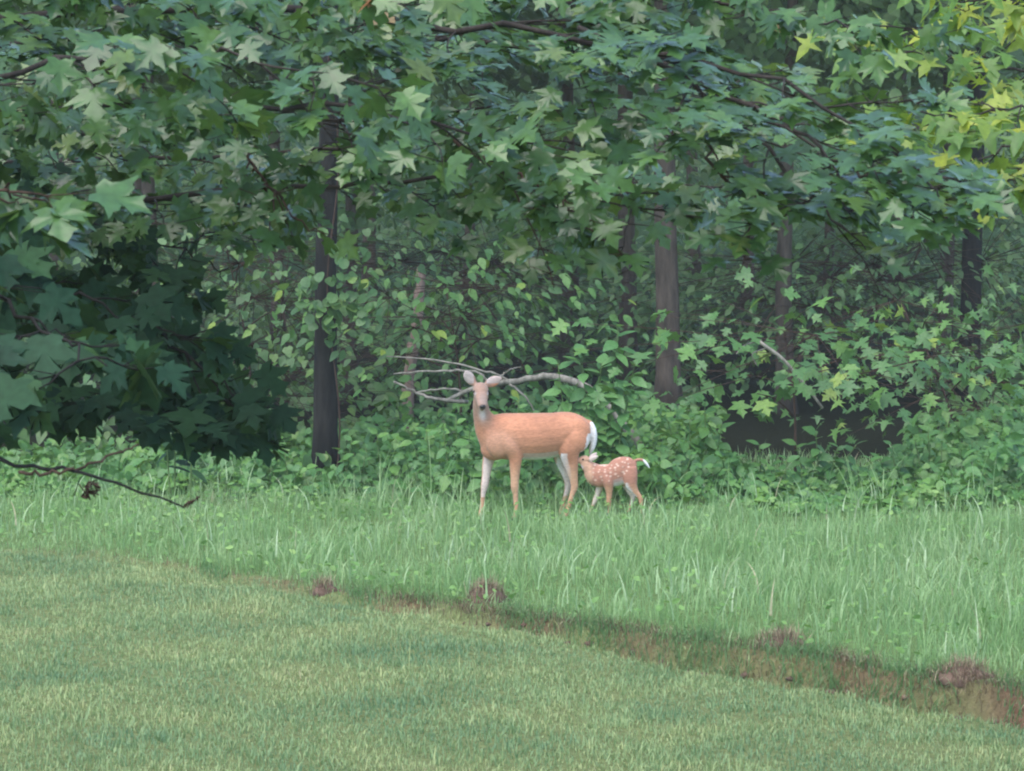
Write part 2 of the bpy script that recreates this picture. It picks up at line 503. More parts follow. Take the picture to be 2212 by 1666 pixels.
# short mown lawn
N = 430000
x = rng.uniform(-7, 7, N); y = rng.uniform(16.3, 29.5, N)
s_ = side(x, y)
dens = 0.74 + 0.3 * wob(x, y, 2.4) + 0.4 * wob(x, y, 11.0, 1) + .3 * wob(x, y, 25.0, 4)
dens = dens - .55 * np.clip(wob(x, y, .9, 11) - .35, 0, 1) - .5 * np.clip(wob(x, y, 5.3, 6) - .45, 0, 1)
near = np.clip((-s_ - .02) / 0.09, 0.14, 1)
near = np.maximum(near, np.interp(x, [-4, -1, .3, 1.5], [1, .8, .35, .15]))
k_ = (s_ < 0.10) & in_view(x, y, 0 * x, .22) & (rng.uniform(0, 1, N) < dens * near)
x, y = x[k_], y[k_]; N = len(x)
h = rng.uniform(.022, .062, N) * (1 + 0.35 * wob(x, y, 1.3, 3) + .4 * wob(x, y, 14.0, 5)) * np.where(rng.uniform(0, 1, N) < .03, rng.uniform(1.5, 3.2, N), 1)
V, F = blades(x, y, ground_z(x, y) - .004, h, rng.uniform(.005, .011, N), rng.uniform(0, 2 * math.pi, N), rng.uniform(.2, 2.2, N), 2, rng.uniform(-.5, .5, N))
lawn = link('lawn_grass', mesh_np('lawn_grass', V, F, 4, False), None, M['lawn'])
# clumps of coarser grass and broad low weeds scattered through the lawn
cxs = rng.uniform(-6, 6, 260); cys = rng.uniform(16.5, 28, 260)
ci = rng.integers(0, 260, 14000)
cw = rng.uniform(.03, .12, 260)
x = cxs[ci] + rng.normal(0, 1, 14000) * cw[ci]; y = cys[ci] + rng.normal(0, 1, 14000) * cw[ci]
k_ = (side(x, y) < -.05) & in_view(x, y, 0 * x, .1); x, y, ci = x[k_], y[k_], ci[k_]; N = len(x)
V, F = blades(x, y, ground_z(x, y) - .004, rng.uniform(.03, .085, N), rng.uniform(.005, .012, N), rng.uniform(0, 6.28, N), rng.uniform(.3, 2.3, N), 3, rng.uniform(-.8, .8, N))
co_ = link('lawn_clumps', mesh_np('lawn_clumps', V, F, 4, False), None, M['lawn'])
co_.name = 'coarse_grass'
tag(co_, 'coarser grass growing in clumps through the lawn', 'grass', kind='stuff')
tag(lawn, 'short mown lawn grass below the earth bank', 'grass', kind='stuff')

# tall meadow grass
N = 190000
x = rng.uniform(-8, 8, N); y = rng.uniform(18, 33.6, N)
s_ = side(x, y)
dens = 0.5 + 0.5 * wob(x, y, 1.6, 5) + 0.5 * wob(x, y, 6.0, 1)
k_ = (s_ > 0.07) & in_view(x, y, 0 * x, .22) & (rng.uniform(0, 1, N) < np.clip(dens, .22, 1))
x, y, s_ = x[k_], y[k_], s_[k_]; N = len(x)
tall = np.interp(x, [-5, -1.5, 0, 4], [.11, .18, .20, .19]) * np.clip(0.65 + s_ * .35, .6, 1.15)
h = tall * rng.uniform(.4, 1.4, N) * (1 + 0.4 * wob(x, y, 1.2, 2) + .3 * wob(x, y, 4.5, 3))
h = np.where(rng.uniform(0, 1, N) < .03, h * 1.6, h)
h *= np.where(x > .9, np.interp(y, [27.2, 28.8], [1, .5]), 1) * np.clip(.9 + .5 * wob(x, y, .9, 8), .55, 1.3)
h *= np.interp(np.hypot(x - .45, (y - 28.2) * .8), [0, .8, 1.6], [.9, .95, 1])   # trodden a little where the deer stand
ang = rng.uniform(0, 2 * math.pi, N)
over = (s_ < .5) & (rng.uniform(0, 1, N) < .75 * np.interp(x, [-3, .5], [.15, 1]))
ang = np.where(over, -math.pi / 2 + rng.uniform(-.9, .9, N), ang)
bend = rng.uniform(.15, 1.5, N); bend = np.where(over, rng.uniform(1.3, 2.4, N), bend)
V, F = blades(x, y, ground_z(x, y) - .01, h, rng.uniform(.005, .015, N), ang, bend, 4, rng.uniform(-.9, .9, N))
mead = link('meadow_grass', mesh_np('meadow_grass', V, F, 4, True), None, M['meadow'])
tag(mead, 'tall bright green meadow grass around the deer', 'grass', kind='stuff')

# flopped, broad pale blades among the meadow grass
N = 9000
x = rng.uniform(-8, 8, N); y = rng.uniform(18, 32.5, N); s_ = side(x, y)
k_ = (s_ > 0.25) & in_view(x, y, 0 * x, .1) & (rng.uniform(0, 1, N) < np.clip(.35 + .9 * wob(x, y, 2.1, 7), .04, 1))
x, y = x[k_], y[k_]; N = len(x)
V, F = blades(x, y, ground_z(x, y) + rng.uniform(.0, .12, N), rng.uniform(.14, .34, N), rng.uniform(.009, .02, N), rng.uniform(0, 2 * math.pi, N), rng.uniform(.4, 1.5, N), 5, rng.uniform(-.9, .9, N))
flop = link('flopped_grass', mesh_np('flopped_grass', V, F, 4, True), None, M['pale_grass'])
tag(flop, 'pale broad grass blades flopped over through the meadow', 'grass', kind='stuff')

# green grass growing down over the bank in patches
N = 15000
x = rng.uniform(-5, 4.4, N); y = edge_y(x) + rng.uniform(-.06, .22, N) / .75
cover = np.interp(x, [-5, -1.5, 0, 1, 4], [-.6, -.35, .15, .40, .40]) + .9 * wob(x * 1.3, y * .3, 2.3, 9)
k_ = rng.uniform(0, 1, N) < np.clip(cover, .0, 1)
x, y = x[k_], y[k_]; N = len(x)
V, F = blades(x, y, ground_z(x, y) - .005, rng.uniform(.06, .20, N), rng.uniform(.005, .012, N), -math.pi / 2 + rng.uniform(-1.5, 1.5, N), rng.uniform(.5, 2.4, N), 4, rng.uniform(-.9, .9, N))
bg = link('bank_grass', mesh_np('bank_grass', V, F, 4, True), None, M['bank_grass'])
tag(bg, 'darker green grass growing down over the earth bank', 'grass', kind='stuff')

# low broad-leaved weeds growing in patches through the meadow
lv = Leaves('ovate')
while len(lv.p) < 3200:
    x_ = rng.uniform(-6, 6); y_ = rng.uniform(20, 31.5)
    s1 = float(side(x_, y_))
    if s1 < .15: continue
    wgt = .05 + .9 * float(wob(np.array(x_), np.array(y_), 1.9, 12)) + (.5 if y_ > 28 else 0) + (.35 if s1 < .6 else 0)
    if rng.uniform() > wgt: continue
    a_ = rng.uniform(0, 6.28)
    lv.add(np.array([x_, y_, float(ground_z(x_, y_)) + rng.uniform(.03, .20)]), np.array([math.cos(a_), math.sin(a_), rng.uniform(-.3, .9)]), np.array([0, -.4, 1]) + rng.normal(0, .5, 3), rng.uniform(.035, .08))
mw = link('meadow_weeds', merged_leaves('ovate', lv.frames(), np.arange(len(lv.p)), 'meadow_weeds'), None, M['herb'])
mw.name = 'meadow_herbs'
tag(mw, 'low broad-leaved herbs mixed through the meadow grass', 'herbs', kind='stuff')

# dry grass and roots hanging over the bank
N = 12000
x = rng.uniform(-4.8, 4.2, N)
y = edge_y(x) + rng.normal(.14, .10, N) / .75
keep = (rng.uniform(0, 1, N) < np.interp(x, [-5, -2, 0, 1], [.02, .08, .7, 1]) * (0.55 + 0.6 * wob(x, y, 2.6, 4)))
x, y = x[keep], y[keep]; N = len(x)
ang = -math.pi / 2 + rng.uniform(-1.3, 1.3, N)
V, F = blades(x, y, ground_z(x, y) - .005, rng.uniform(.05, .17, N), rng.uniform(.003, .007, N), ang, rng.uniform(.9, 2.7, N), 3, rng.uniform(-.6, .6, N))
dry = link('dry_grass', mesh_np('dry_grass', V, F, 4, True), None, M['dry'])
tag(dry, 'dry brown grass and rootlets hanging over the earth bank', 'dry grass', kind='stuff')

# ------------------------------------------------------------------ deer
def deer(name, tubes, lumps, voxel, paint, mat, loc, rotz):
    mb = MB()
    for path, sec, n in tubes:
        pts = spline(path, n)
        sc2 = spline([(a, b, 0) for a, b in sec], n)
        tan = norm(np.gradient(pts, axis=0))
        lat = np.array([0, 1.0, 0]) - tan * tan[:, 1:2]
        bad = np.abs(tan[:, 1]) > .85
        lat[bad] = np.array([1.0, 0, 0]) - tan[bad] * tan[bad][:, 0:1]
        lat = norm(lat); up = np.cross(tan, lat)
        ang = np.linspace(0, 2 * math.pi, 18, endpoint=False)
        vs, fs = [], []
        for i in range(n):
            for a in ang:
                vs.append(pts[i] + math.cos(a) * max(sc2[i, 0], .002) * lat[i] + math.sin(a) * max(sc2[i, 1], .002) * up[i])
        for i in range(n - 1):
            for j in range(18):
                k2 = (j + 1) % 18
                fs.append((i * 18 + j, i * 18 + k2, (i + 1) * 18 + k2, (i + 1) * 18 + j))
        fs.append(tuple(range(17, -1, -1))); fs.append(tuple((n - 1) * 18 + j for j in range(18)))
        mb.add(vs, fs)
    for c0, r0 in lumps:
        c0 = np.array(c0); r0 = np.array(r0)
        vs, fs = [], []
        U, W = 10, 16
        for i in range(U + 1):
            th = math.pi * i / U
            for j in range(W):
                ph = 2 * math.pi * j / W
                vs.append(c0 + r0 * np.array([math.sin(th) * math.cos(ph), math.sin(th) * math.sin(ph), math.cos(th)]))
        for i in range(U):
            for j in range(W):
                fs.append((i * W + j, (i + 1) * W + j, (i + 1) * W + (j + 1) % W, i * W + (j + 1) % W))
        mb.add(vs, fs)
    me0 = mb.mesh(name + '_raw', False)
    tmp = bpy.data.objects.new('tmp', me0); COL.objects.link(tmp)
    r = tmp.modifiers.new('r', 'REMESH'); r.mode = 'VOXEL'; r.voxel_size = voxel; r.use_smooth_shade = True
    s2 = tmp.modifiers.new('s', 'SMOOTH'); s2.factor = .5; s2.iterations = 7
    dg = bpy.context.evaluated_depsgraph_get()
    me = bpy.data.meshes.new_from_object(tmp.evaluated_get(dg))
    me.name = name
    bpy.data.objects.remove(tmp); bpy.data.meshes.remove(me0)
    co = np.empty(len(me.vertices) * 3, np.float32); me.vertices.foreach_get('co', co); co = co.reshape(-1, 3)
    no = np.empty(len(me.vertices) * 3, np.float32); me.vertices.foreach_get('normal', no); no = no.reshape(-1, 3)
    colr = np.clip(paint(co, no), 0, 1)
    a = me.color_attributes.new('coat', 'FLOAT_COLOR', 'POINT')
    a.data.foreach_set('color', np.concatenate([colr, np.ones((len(colr), 1))], 1).astype(np.float32).ravel())
    me.polygons.foreach_set('use_smooth', np.ones(len(me.polygons), dtype=bool))
    me.materials.clear(); me.materials.append(mat)
    o = bpy.data.objects.new(name, me); COL.objects.link(o)
    o.location = loc; o.rotation_euler = (0, 0, rotz)
    return o

def coat_mat(name):
    m, nt, bs = new_mat(name)
    at = nt.nodes.new('ShaderNodeAttribute'); at.attribute_name = 'coat'
    tc = nt.nodes.new('ShaderNodeTexCoord')
    mp = nt.nodes.new('ShaderNodeMapping'); mp.inputs['Scale'].default_value = (.35, 1, 1)
    nt.links.new(tc.outputs['Object'], mp.inputs['Vector'])
    nz = nt.nodes.new('ShaderNodeTexNoise'); nz.inputs['Scale'].default_value = 70; nz.inputs['Detail'].default_value = 5
    nt.links.new(mp.outputs[0], nz.inputs['Vector'])
    mr = nt.nodes.new('ShaderNodeMapRange'); mr.inputs[1].default_value = .3; mr.inputs[2].default_value = .7; mr.inputs[3].default_value = .82; mr.inputs[4].default_value = 1.16
    nt.links.new(nz.outputs['Fac'], mr.inputs[0])
    vm = nt.nodes.new('ShaderNodeVectorMath'); vm.operation = 'SCALE'
    nt.links.new(at.outputs['Color'], vm.inputs[0]); nt.links.new(mr.outputs[0], vm.inputs['Scale'])
    nt.links.new(vm.outputs[0], bs.inputs['Base Color'])
    bp = nt.nodes.new('ShaderNodeBump'); bp.inputs['Strength'].default_value = .35; bp.inputs['Distance'].default_value = .01
    nt.links.new(nz.outputs['Fac'], bp.inputs['Height']); nt.links.new(bp.outputs[0], bs.inputs['Normal'])
    bs.inputs['Roughness'].default_value = .75
    bs.inputs['Specular IOR Level'].default_value = .25
    bs.inputs['Sheen Weight'].default_value = .15
    return m
M['coat'] = coat_mat('deer_coat')
m, nt, bs = new_mat('dark_eye'); bs.inputs['Base Color'].default_value = (.008, .006, .005, 1); bs.inputs['Roughness'].default_value = .15
M['eye'] = m
m, nt, bs = new_mat('hoof_horn'); bs.inputs['Base Color'].default_value = (.02, .017, .015, 1); bs.inputs['Roughness'].default_value = .5
M['hoof'] = m

def near_pt(co, c, r):
    """soft 0..1 mask about a point with radii r"""
    d = np.sqrt((((co - np.array(c)) / np.array(r)) ** 2).sum(1))
    return np.clip(1.5 - d * 1.0, 0, 1)[:, None] if False else (1 / (1 + np.exp((d - 1) * 7)))[:, None]

BROWN = np.array([.47, .205, .115]); PALE = np.array([.60, .33, .22]); WHITE = np.array([.74, .71, .70]); GREY = np.array([.26, .19, .16]); TAN = np.array([.58, .34, .21])

def paint_doe(co, no):
    x, y, z = co.T
    c = np.tile(BROWN, (len(co), 1))
    c = c * (1 + 0.08 * np.sin(9 * x + 5 * z)[:, None]) 
    def mix(c, col, a): return c + (col - c) * a
    c = mix(c, PALE, .45 * near_pt(co, (-.36, -.1, .72), (.16, .2, .12)))
    c = mix(c, TAN, np.clip((.56 - z) / .2, 0, .75)[:, None])          # lower legs paler
    under = (np.clip(-no[:, 2] * 3 - 1.75, 0, 1) * (z > .48) * (z < .72) * (x > -.22))[:, None]
    c = mix(c, WHITE, under)                                            # belly
    inner = np.clip((np.where(y > 0, -no[:, 1], no[:, 1]) - .25) * 2.5, 0, 1) * (z < .62) * (z > .2) * (np.abs(y) > .02)
    c = mix(c, WHITE, inner[:, None] * .5)                                   # inner legs
    c = mix(c, WHITE, ((x > .20) & (x < .31)) [:, None] * np.clip((.31 - x) * 9, 0, 1)[:, None] * ((z > .36) & (z < .62))[:, None] * (no[:, 0] < -.2)[:, None] * .9)
    tail = (x > .47) & (z < .90) & (z > .55)
    c = mix(c, WHITE, (tail & (x > .485))[:, None] * np.clip((x - .483) / .02, 0, 1)[:, None])
    c = mix(c, WHITE, ((x > .40) & (z < .80) & (z > .66) & (no[:, 0] > .55))[:, None] * .8)     # rump patch
    # neck and head
    c = mix(c, np.array([.27, .18, .135]), np.clip((z - .82) / .2, 0, 1)[:, None] * np.clip((-.40 - x) / .06, 0, 1)[:, None] * .85)
    c = mix(c, BROWN * .72, (np.clip(no[:, 2] - .55, 0, .45) * 1.4 * (z > .8) * (x > -.45))[:, None])      # darker along the spine
    c = c * (1 + .10 * wob(x * 6, z * 6, 1.3, 2))[:, None]
    c = mix(c, WHITE, near_pt(co, (-.525, -.155, .975), (.05, .06, .075)))                       # throat
    c = mix(c, GREY, near_pt(co, (-.545, -.22, 1.125), (.035, .12, .06)) * .8)
    c = mix(c, WHITE, near_pt(co, (-.535, -.22, 1.045), (.045, .05, .025)))                      # chin
    for ex in (-.585, -.487):
        c = mix(c, WHITE, near_pt(co, (ex, -.145, 1.18), (.022, .03, .018)) * .6)
    c = mix(c, np.array([.03, .025, .022]), near_pt(co, (-.555, -.315, 1.074), (.03, .03, .024)))   # nose
    ear = (z > 1.27) & (np.abs(x + .535) > .06)
    c = mix(c, np.array([.42, .36, .34]), (ear & (no[:, 1] < -.2))[:, None] * .8)
    c = mix(c, np.array([.05, .04, .035]), np.clip((.045 - z) / .02, 0, 1)[:, None])                 # hooves
    return c

def leg(pts, rads, n=22):
    return (pts, [(r, r * 1.05) for r in rads], n)

doe_tubes = [
    # trunk
    ([(-.545, 0, .75), (-.50, 0, .765), (-.44, 0, .775), (-.34, 0, .775), (-.2, 0, .772), (0, 0, .770), (.15, 0, .782), (.28, 0, .808), (.39, 0, .805), (.465, 0, .80), (.505, 0, .80)],
     [(.03, .05), (.09, .13), (.125, .185), (.155, .212), (.175, .217), (.185, .218), (.178, .208), (.165, .188), (.14, .16), (.09, .115), (.03, .05)], 44),
    # neck
    ([(-.38, 0, .78), (-.46, -.01, .87), (-.515, -.03, .97), (-.535, -.05, 1.07), (-.538, -.06, 1.17)], [(.12, .19), (.092, .135), (.068, .088), (.058, .072), (.055, .06)], 24),
    # head: skull to nose, turned towards the viewer
    ([(-.535, .01, 1.20), (-.536, -.05, 1.205), (-.540, -.11, 1.185), (-.545, -.17, 1.15), (-.549, -.22, 1.115), (-.552, -.265, 1.085), (-.553, -.285, 1.075)],
     [(.035, .04), (.062, .066), (.060, .064), (.046, .052), (.034, .042), (.030, .036), (.018, .02)], 30),
    # jaw
    ([(-.536, -.06, 1.14), (-.543, -.15, 1.10), (-.55, -.24, 1.06)], [(.04, .045), (.032, .032), (.022, .018)], 14),
    # ears
    ([(-.495, -.02, 1.235), (-.450, -.02, 1.262), (-.400, -.025, 1.285), (-.355, -.03, 1.300)], [(.014, .02), (.016, .042), (.013, .040), (.008, .010)], 16),
    ([(-.575, -.02, 1.245), (-.608, -.02, 1.285), (-.640, -.025, 1.33), (-.655, -.03, 1.365)], [(.014, .02), (.016, .042), (.013, .040), (.008, .010)], 16),
    # near foreleg
    leg([(-.33, -.075, .80), (-.27, -.105, .70), (-.222, -.10, .60), (-.220, -.095, .50), (-.222, -.095, .40), (-.224, -.095, .31), (-.217, -.095, .24), (-.213, -.095, .15), (-.211, -.095, .085), (-.222, -.097, .04), (-.235, -.098, .0)],
        [.08, .078, .062, .050, .040, .036, .025, .022, .025, .025, .029], 34),
    # far foreleg
    leg([(-.38, .075, .78), (-.40, .10, .68), (-.43, .105, .58), (-.452, .10, .48), (-.462, .10, .40), (-.476, .095, .31), (-.488, .095, .24), (-.496, .095, .15), (-.502, .095, .085), (-.515, .096, .04), (-.528, .096, .0)],
        [.09, .085, .058, .046, .038, .035, .024, .021, .024, .024, .028], 34),
    # near hind leg
    ([(.36, -.06, .84), (.335, -.095, .75), (.285, -.11, .65), (.295, -.105, .55), (.312, -.10, .46), (.328, -.095, .37), (.335, -.095, .305), (.315, -.095, .24), (.292, -.095, .165), (.268, -.095, .085), (.252, -.097, .04), (.238, -.098, .0)],
     [(.09, .12), (.085, .145), (.072, .105), (.052, .078), (.040, .056), (.030, .040), (.026, .036), (.022, .026), (.021, .023), (.024, .025), (.024, .026), (.028, .030)], 38),
    # far hind leg, a little ahead of the near one
    ([(.36, .06, .84), (.325, .095, .75), (.255, .11, .65), (.255, .105, .55), (.275, .10, .46), (.300, .095, .37), (.310, .095, .305), (.295, .095, .24), (.275, .095, .165), (.255, .095, .085), (.240, .097, .04), (.226, .098, .0)],
     [(.09, .12), (.085, .14), (.072, .10), (.052, .075), (.040, .054), (.030, .040), (.026, .036), (.022, .026), (.021, .023), (.024, .025), (.024, .026), (.028, .030)], 38),
    # tail
    ([(.465, 0, .90), (.505, 0, .875), (.532, 0, .80), (.532, 0, .72), (.515, 0, .65), (.492, 0, .595)], [(.03, .025), (.045, .026), (.055, .030), (.052, .030), (.04, .025), (.012, .01)], 26),
]
doe_lumps = [((-.40, 0, .66), (.13, .085, .11)), ((-.36, -.085, .73), (.13, .07, .15)), ((-.40, .09, .72), (.10, .07, .14)), ((.36, -.085, .80), (.13, .075, .15)), ((.36, .085, .80), (.13, .075, .15)),
             ((-.545, -.19, 1.152), (.03, .03, .03))]
_hc = np.array([-.536, -.04, 1.18])
for i in (2, 3, 4, 5):
    pth, sec, n_ = doe_tubes[i]
    doe_tubes[i] = ([tuple(_hc + (np.array(q) - _hc) * 1.13) for q in pth], [(a * 1.15, b * 1.15) for a, b in sec], n_)
DY = 29.0
dx = P(1160, 1110, DY)[0]
doe = deer('doe', doe_tubes, doe_lumps, .0085, paint_doe, M['coat'], (dx, DY, float(ground_z(dx, DY)) - .01), math.radians(9))
tag(doe, 'large reddish brown doe standing in tall grass with her head raised', 'deer')
def ball(name, parent, c, r, mat, sx=1, sy=1, sz=1):
    mb = MB(); vs, fs = [], []
    for i in range(7):
        th = math.pi * i / 6
        for j in range(10):
            ph = 2 * math.pi * j / 10
            vs.append((c[0] + r * sx * math.sin(th) * math.cos(ph), c[1] + r * sy * math.sin(th) * math.sin(ph), c[2] + r * sz * math.cos(th)))
    for i in range(6):
        for j in range(10):
            fs.append((i * 10 + j, (i + 1) * 10 + j, (i + 1) * 10 + (j + 1) % 10, i * 10 + (j + 1) % 10))
    mb.add(vs, fs)
    me = mb.mesh(name); me.materials.append(mat)
    o = bpy.data.objects.new(name, me); COL.objects.link(o); o.parent = parent
    return o
for ex in (-.592, -.486):
    ball('eye', doe, (_hc[0] + (ex - _hc[0]) * 1.15, -.130, 1.200), .0175, M['eye'], 1, 1, .85)
ball('nose', doe, (-.555, -.312, 1.076), .024, M['eye'], 1.1, .7, .8)

FBROWN = np.array([.36, .165, .11])
_spots = []
_r = random.Random(5)
for row, (z0, n_) in enumerate([(.455, 7), (.425, 8), (.395, 7), (.36, 7), (.325, 5)]):
    for i in range(n_):
        xx = -.14 + i * (.36 / n_) + _r.uniform(-.012, .012)
        zz = z0 + _r.uniform(-.008, .008) + .055 * np.clip((xx - .02) / .12, 0, 1)
        _spots.append((xx, zz, _r.uniform(.005, .0085)))
def paint_fawn(co, no):
    x, y, z = co.T
    c = np.tile(FBROWN, (len(co), 1))
    def mix(c, col, a): return c + (col - c) * a
    c = mix(c, np.array([.52, .28, .16]), np.clip((.31 - z) / .1, 0, .85)[:, None])
    c = mix(c, np.array([.55, .33, .22]), np.clip((-.14 - x) / .05, 0, .7)[:, None])
    for sx, sz, r in _spots:
        d = np.hypot((x - sx) / 1.35, z - sz) / r
        c = mix(c, np.array([.66, .48, .38]), (np.clip(1.5 - d, 0, 1) * .8 * (np.abs(no[:, 1]) > .15) * (x < .25) * (x > -.17))[:, None])
    ridge = np.clip(no[:, 2] - .75, 0, .25) * 3 * (z > .43) * (x > -.15) * (x < .1)
    c = mix(c, np.array([.64, .42, .32]), ridge[:, None])
    c = mix(c, WHITE, (np.clip(-no[:, 2] * 1.5 - .3, 0, 1) * (z > .22) * (x > .03) * (x < .22))[:, None])
    c = mix(c, WHITE, (((x > .15) & (x < .27) & (z < .30) & (z > .17)) * np.clip(-no[:, 0] * 2 - .2, 0, 1))[:, None])
    inner = np.clip((np.where(y > 0, -no[:, 1], no[:, 1]) - .3) * 2.5, 0, 1) * (z < .26) * (z > .08) * (np.abs(y) > .012)
    c = mix(c, np.array([.7, .6, .5]), inner[:, None] * .8)
    c = mix(c, WHITE, ((x > .29) & (z > .38))[:, None] * np.clip((x - .30) / .02, 0, 1)[:, None])    # tail tip
    c = mix(c, WHITE, near_pt(co, (-.275, 0, .435), (.035, .05, .025)) * .9)                          # chin
    c = mix(c, np.array([.68, .56, .52]), ((x > -.19) & (x < -.085) & (z > .482) & (no[:, 1] < 0))[:, None] * np.clip((z - .482) / .012, 0, 1)[:, None] * .8)
    c = mix(c, np.array([.06, .045, .04]), near_pt(co, (-.318, 0, .482), (.012, .02, .014)))
    c = mix(c, np.array([.05, .04, .035]), np.clip((.025 - z) / .012, 0, 1)[:, None])
    return c
fawn_tubes = [
    ([(-.235, 0, .375), (-.20, 0, .375), (-.14, 0, .362), (-.06, 0, .355), (.02, 0, .362), (.09, 0, .395), (.15, 0, .417), (.20, 0, .412), (.235, 0, .40), (.25, 0, .40)],
     [(.02, .03), (.05, .075), (.072, .100), (.082, .108), (.084, .110), (.083, .128), (.078, .122), (.062, .095), (.038, .06), (.015, .02)], 40),
    ([(-.13, 0, .385), (-.185, 0, .425), (-.222, 0, .465), (-.232, 0, .495)], [(.06, .085), (.05, .068), (.042, .052), (.036, .04)], 18),
    ([(-.19, 0, .492), (-.215, 0, .503), (-.245, 0, .505), (-.275, 0, .496), (-.300, 0, .486), (-.320, 0, .477), (-.326, 0, .474)],
     [(.02, .022), (.036, .038), (.036, .038), (.028, .031), (.021, .025), (.018, .020), (.01, .012)], 24),
    ([(-.195, -.028, .505), (-.17, -.045, .515), (-.135, -.058, .532), (-.105, -.062, .548)], [(.010, .010), (.012, .023), (.009, .021), (.005, .006)], 14),
    ([(-.195, .028, .51), (-.175, .045, .525), (-.145, .058, .545), (-.12, .062, .565)], [(.010, .010), (.012, .023), (.009, .021), (.005, .006)], 14),
    leg([(-.04, -.035, .37), (-.015, -.052, .31), (-.006, -.050, .25), (-.003, -.047, .19), (-.006, -.047, .125), (-.002, -.047, .08), (-.002, -.047, .045), (-.007, -.048, .02), (-.013, -.048, .0)],
        [.05, .048, .038, .027, .023, .015, .0135, .0145, .017], 28),
    leg([(-.08, .035, .36), (-.085, .05, .30), (-.098, .05, .24), (-.116, .047, .18), (-.138, .045, .12), (-.155, .045, .08), (-.17, .045, .045), (-.181, .046, .02), (-.188, .046, .0)],
        [.05, .046, .034, .025, .022, .015, .0135, .0145, .017], 28),
    ([(.175, -.03, .43), (.185, -.048, .36), (.20, -.053, .285), (.232, -.05, .225), (.268, -.048, .18), (.286, -.047, .152), (.292, -.047, .11), (.296, -.047, .07), (.298, -.047, .04), (.293, -.048, .02), (.288, -.048, .0)],
     [(.05, .08), (.046, .075), (.038, .058), (.026, .036), (.019, .025), (.018, .024), (.0145, .017), (.0135, .014), (.0145, .015), (.015, .016), (.017, .018)], 32),
    ([(.165, .03, .43), (.165, .048, .36), (.16, .053, .285), (.175, .05, .225), (.20, .048, .18), (.212, .047, .152), (.203, .047, .11), (.190, .047, .07), (.178, .047, .04), (.170, .048, .02), (.164, .048, .0)],
     [(.05, .08), (.046, .072), (.038, .056), (.026, .034), (.019, .025), (.018, .024), (.0145, .017), (.0135, .014), (.0145, .015), (.015, .016), (.017, .018)], 32),
    ([(.205, 0, .475), (.245, 0, .502), (.285, 0, .508), (.315, 0, .495), (.345, 0, .462), (.368, 0, .428)], [(.018, .016), (.017, .015), (.018, .014), (.018, .013), (.016, .012), (.006, .005)], 22),
]
FY = 28.95
fx = P(1317, 1112, FY)[0]
fawn = deer('fawn', fawn_tubes, [((-.10, -.04, .34), (.06, .04, .085)), ((-.10, .04, .34), (.06, .04, .085)), ((.17, -.04, .39), (.065, .04, .09)), ((.17, .04, .39), (.065, .04, .09))],
            .0055, paint_fawn, M['coat'], (fx, FY, float(ground_z(fx, FY)) + .005), math.radians(-4))
tag(fawn, 'small white-spotted fawn nursing behind the doe, tail lifted', 'deer')
ball('eye', fawn, (-.246, -.036, .510), .009, M['eye'])
ball('eye', fawn, (-.246, .036, .510), .009, M['eye'])
ball('nose', fawn, (-.324, 0, .477), .010, M['eye'], .7, 1.1, .9)

# ------------------------------------------------------------------ trees whose branches hang into view
def out_leaf(lv, p, out, size, droop=(.25, 1.3), face=(0, -.55, 1.0), jit=.45):
    """a leaf at p, pointing outwards and hanging"""
    o = np.array([out[0], out[1], 0.0]); o = o / (np.linalg.norm(o) + 1e-6)
    o = o + np.array([rng.normal(0, .45), rng.normal(0, .45) - .18, 0])
    t = o / (np.linalg.norm(o) + 1e-6)
    t = np.array([t[0], t[1], -rng.uniform(*droop)])
    n = np.array(face) + rng.normal(0, jit, 3)
    lv.add(p, t, n, size)

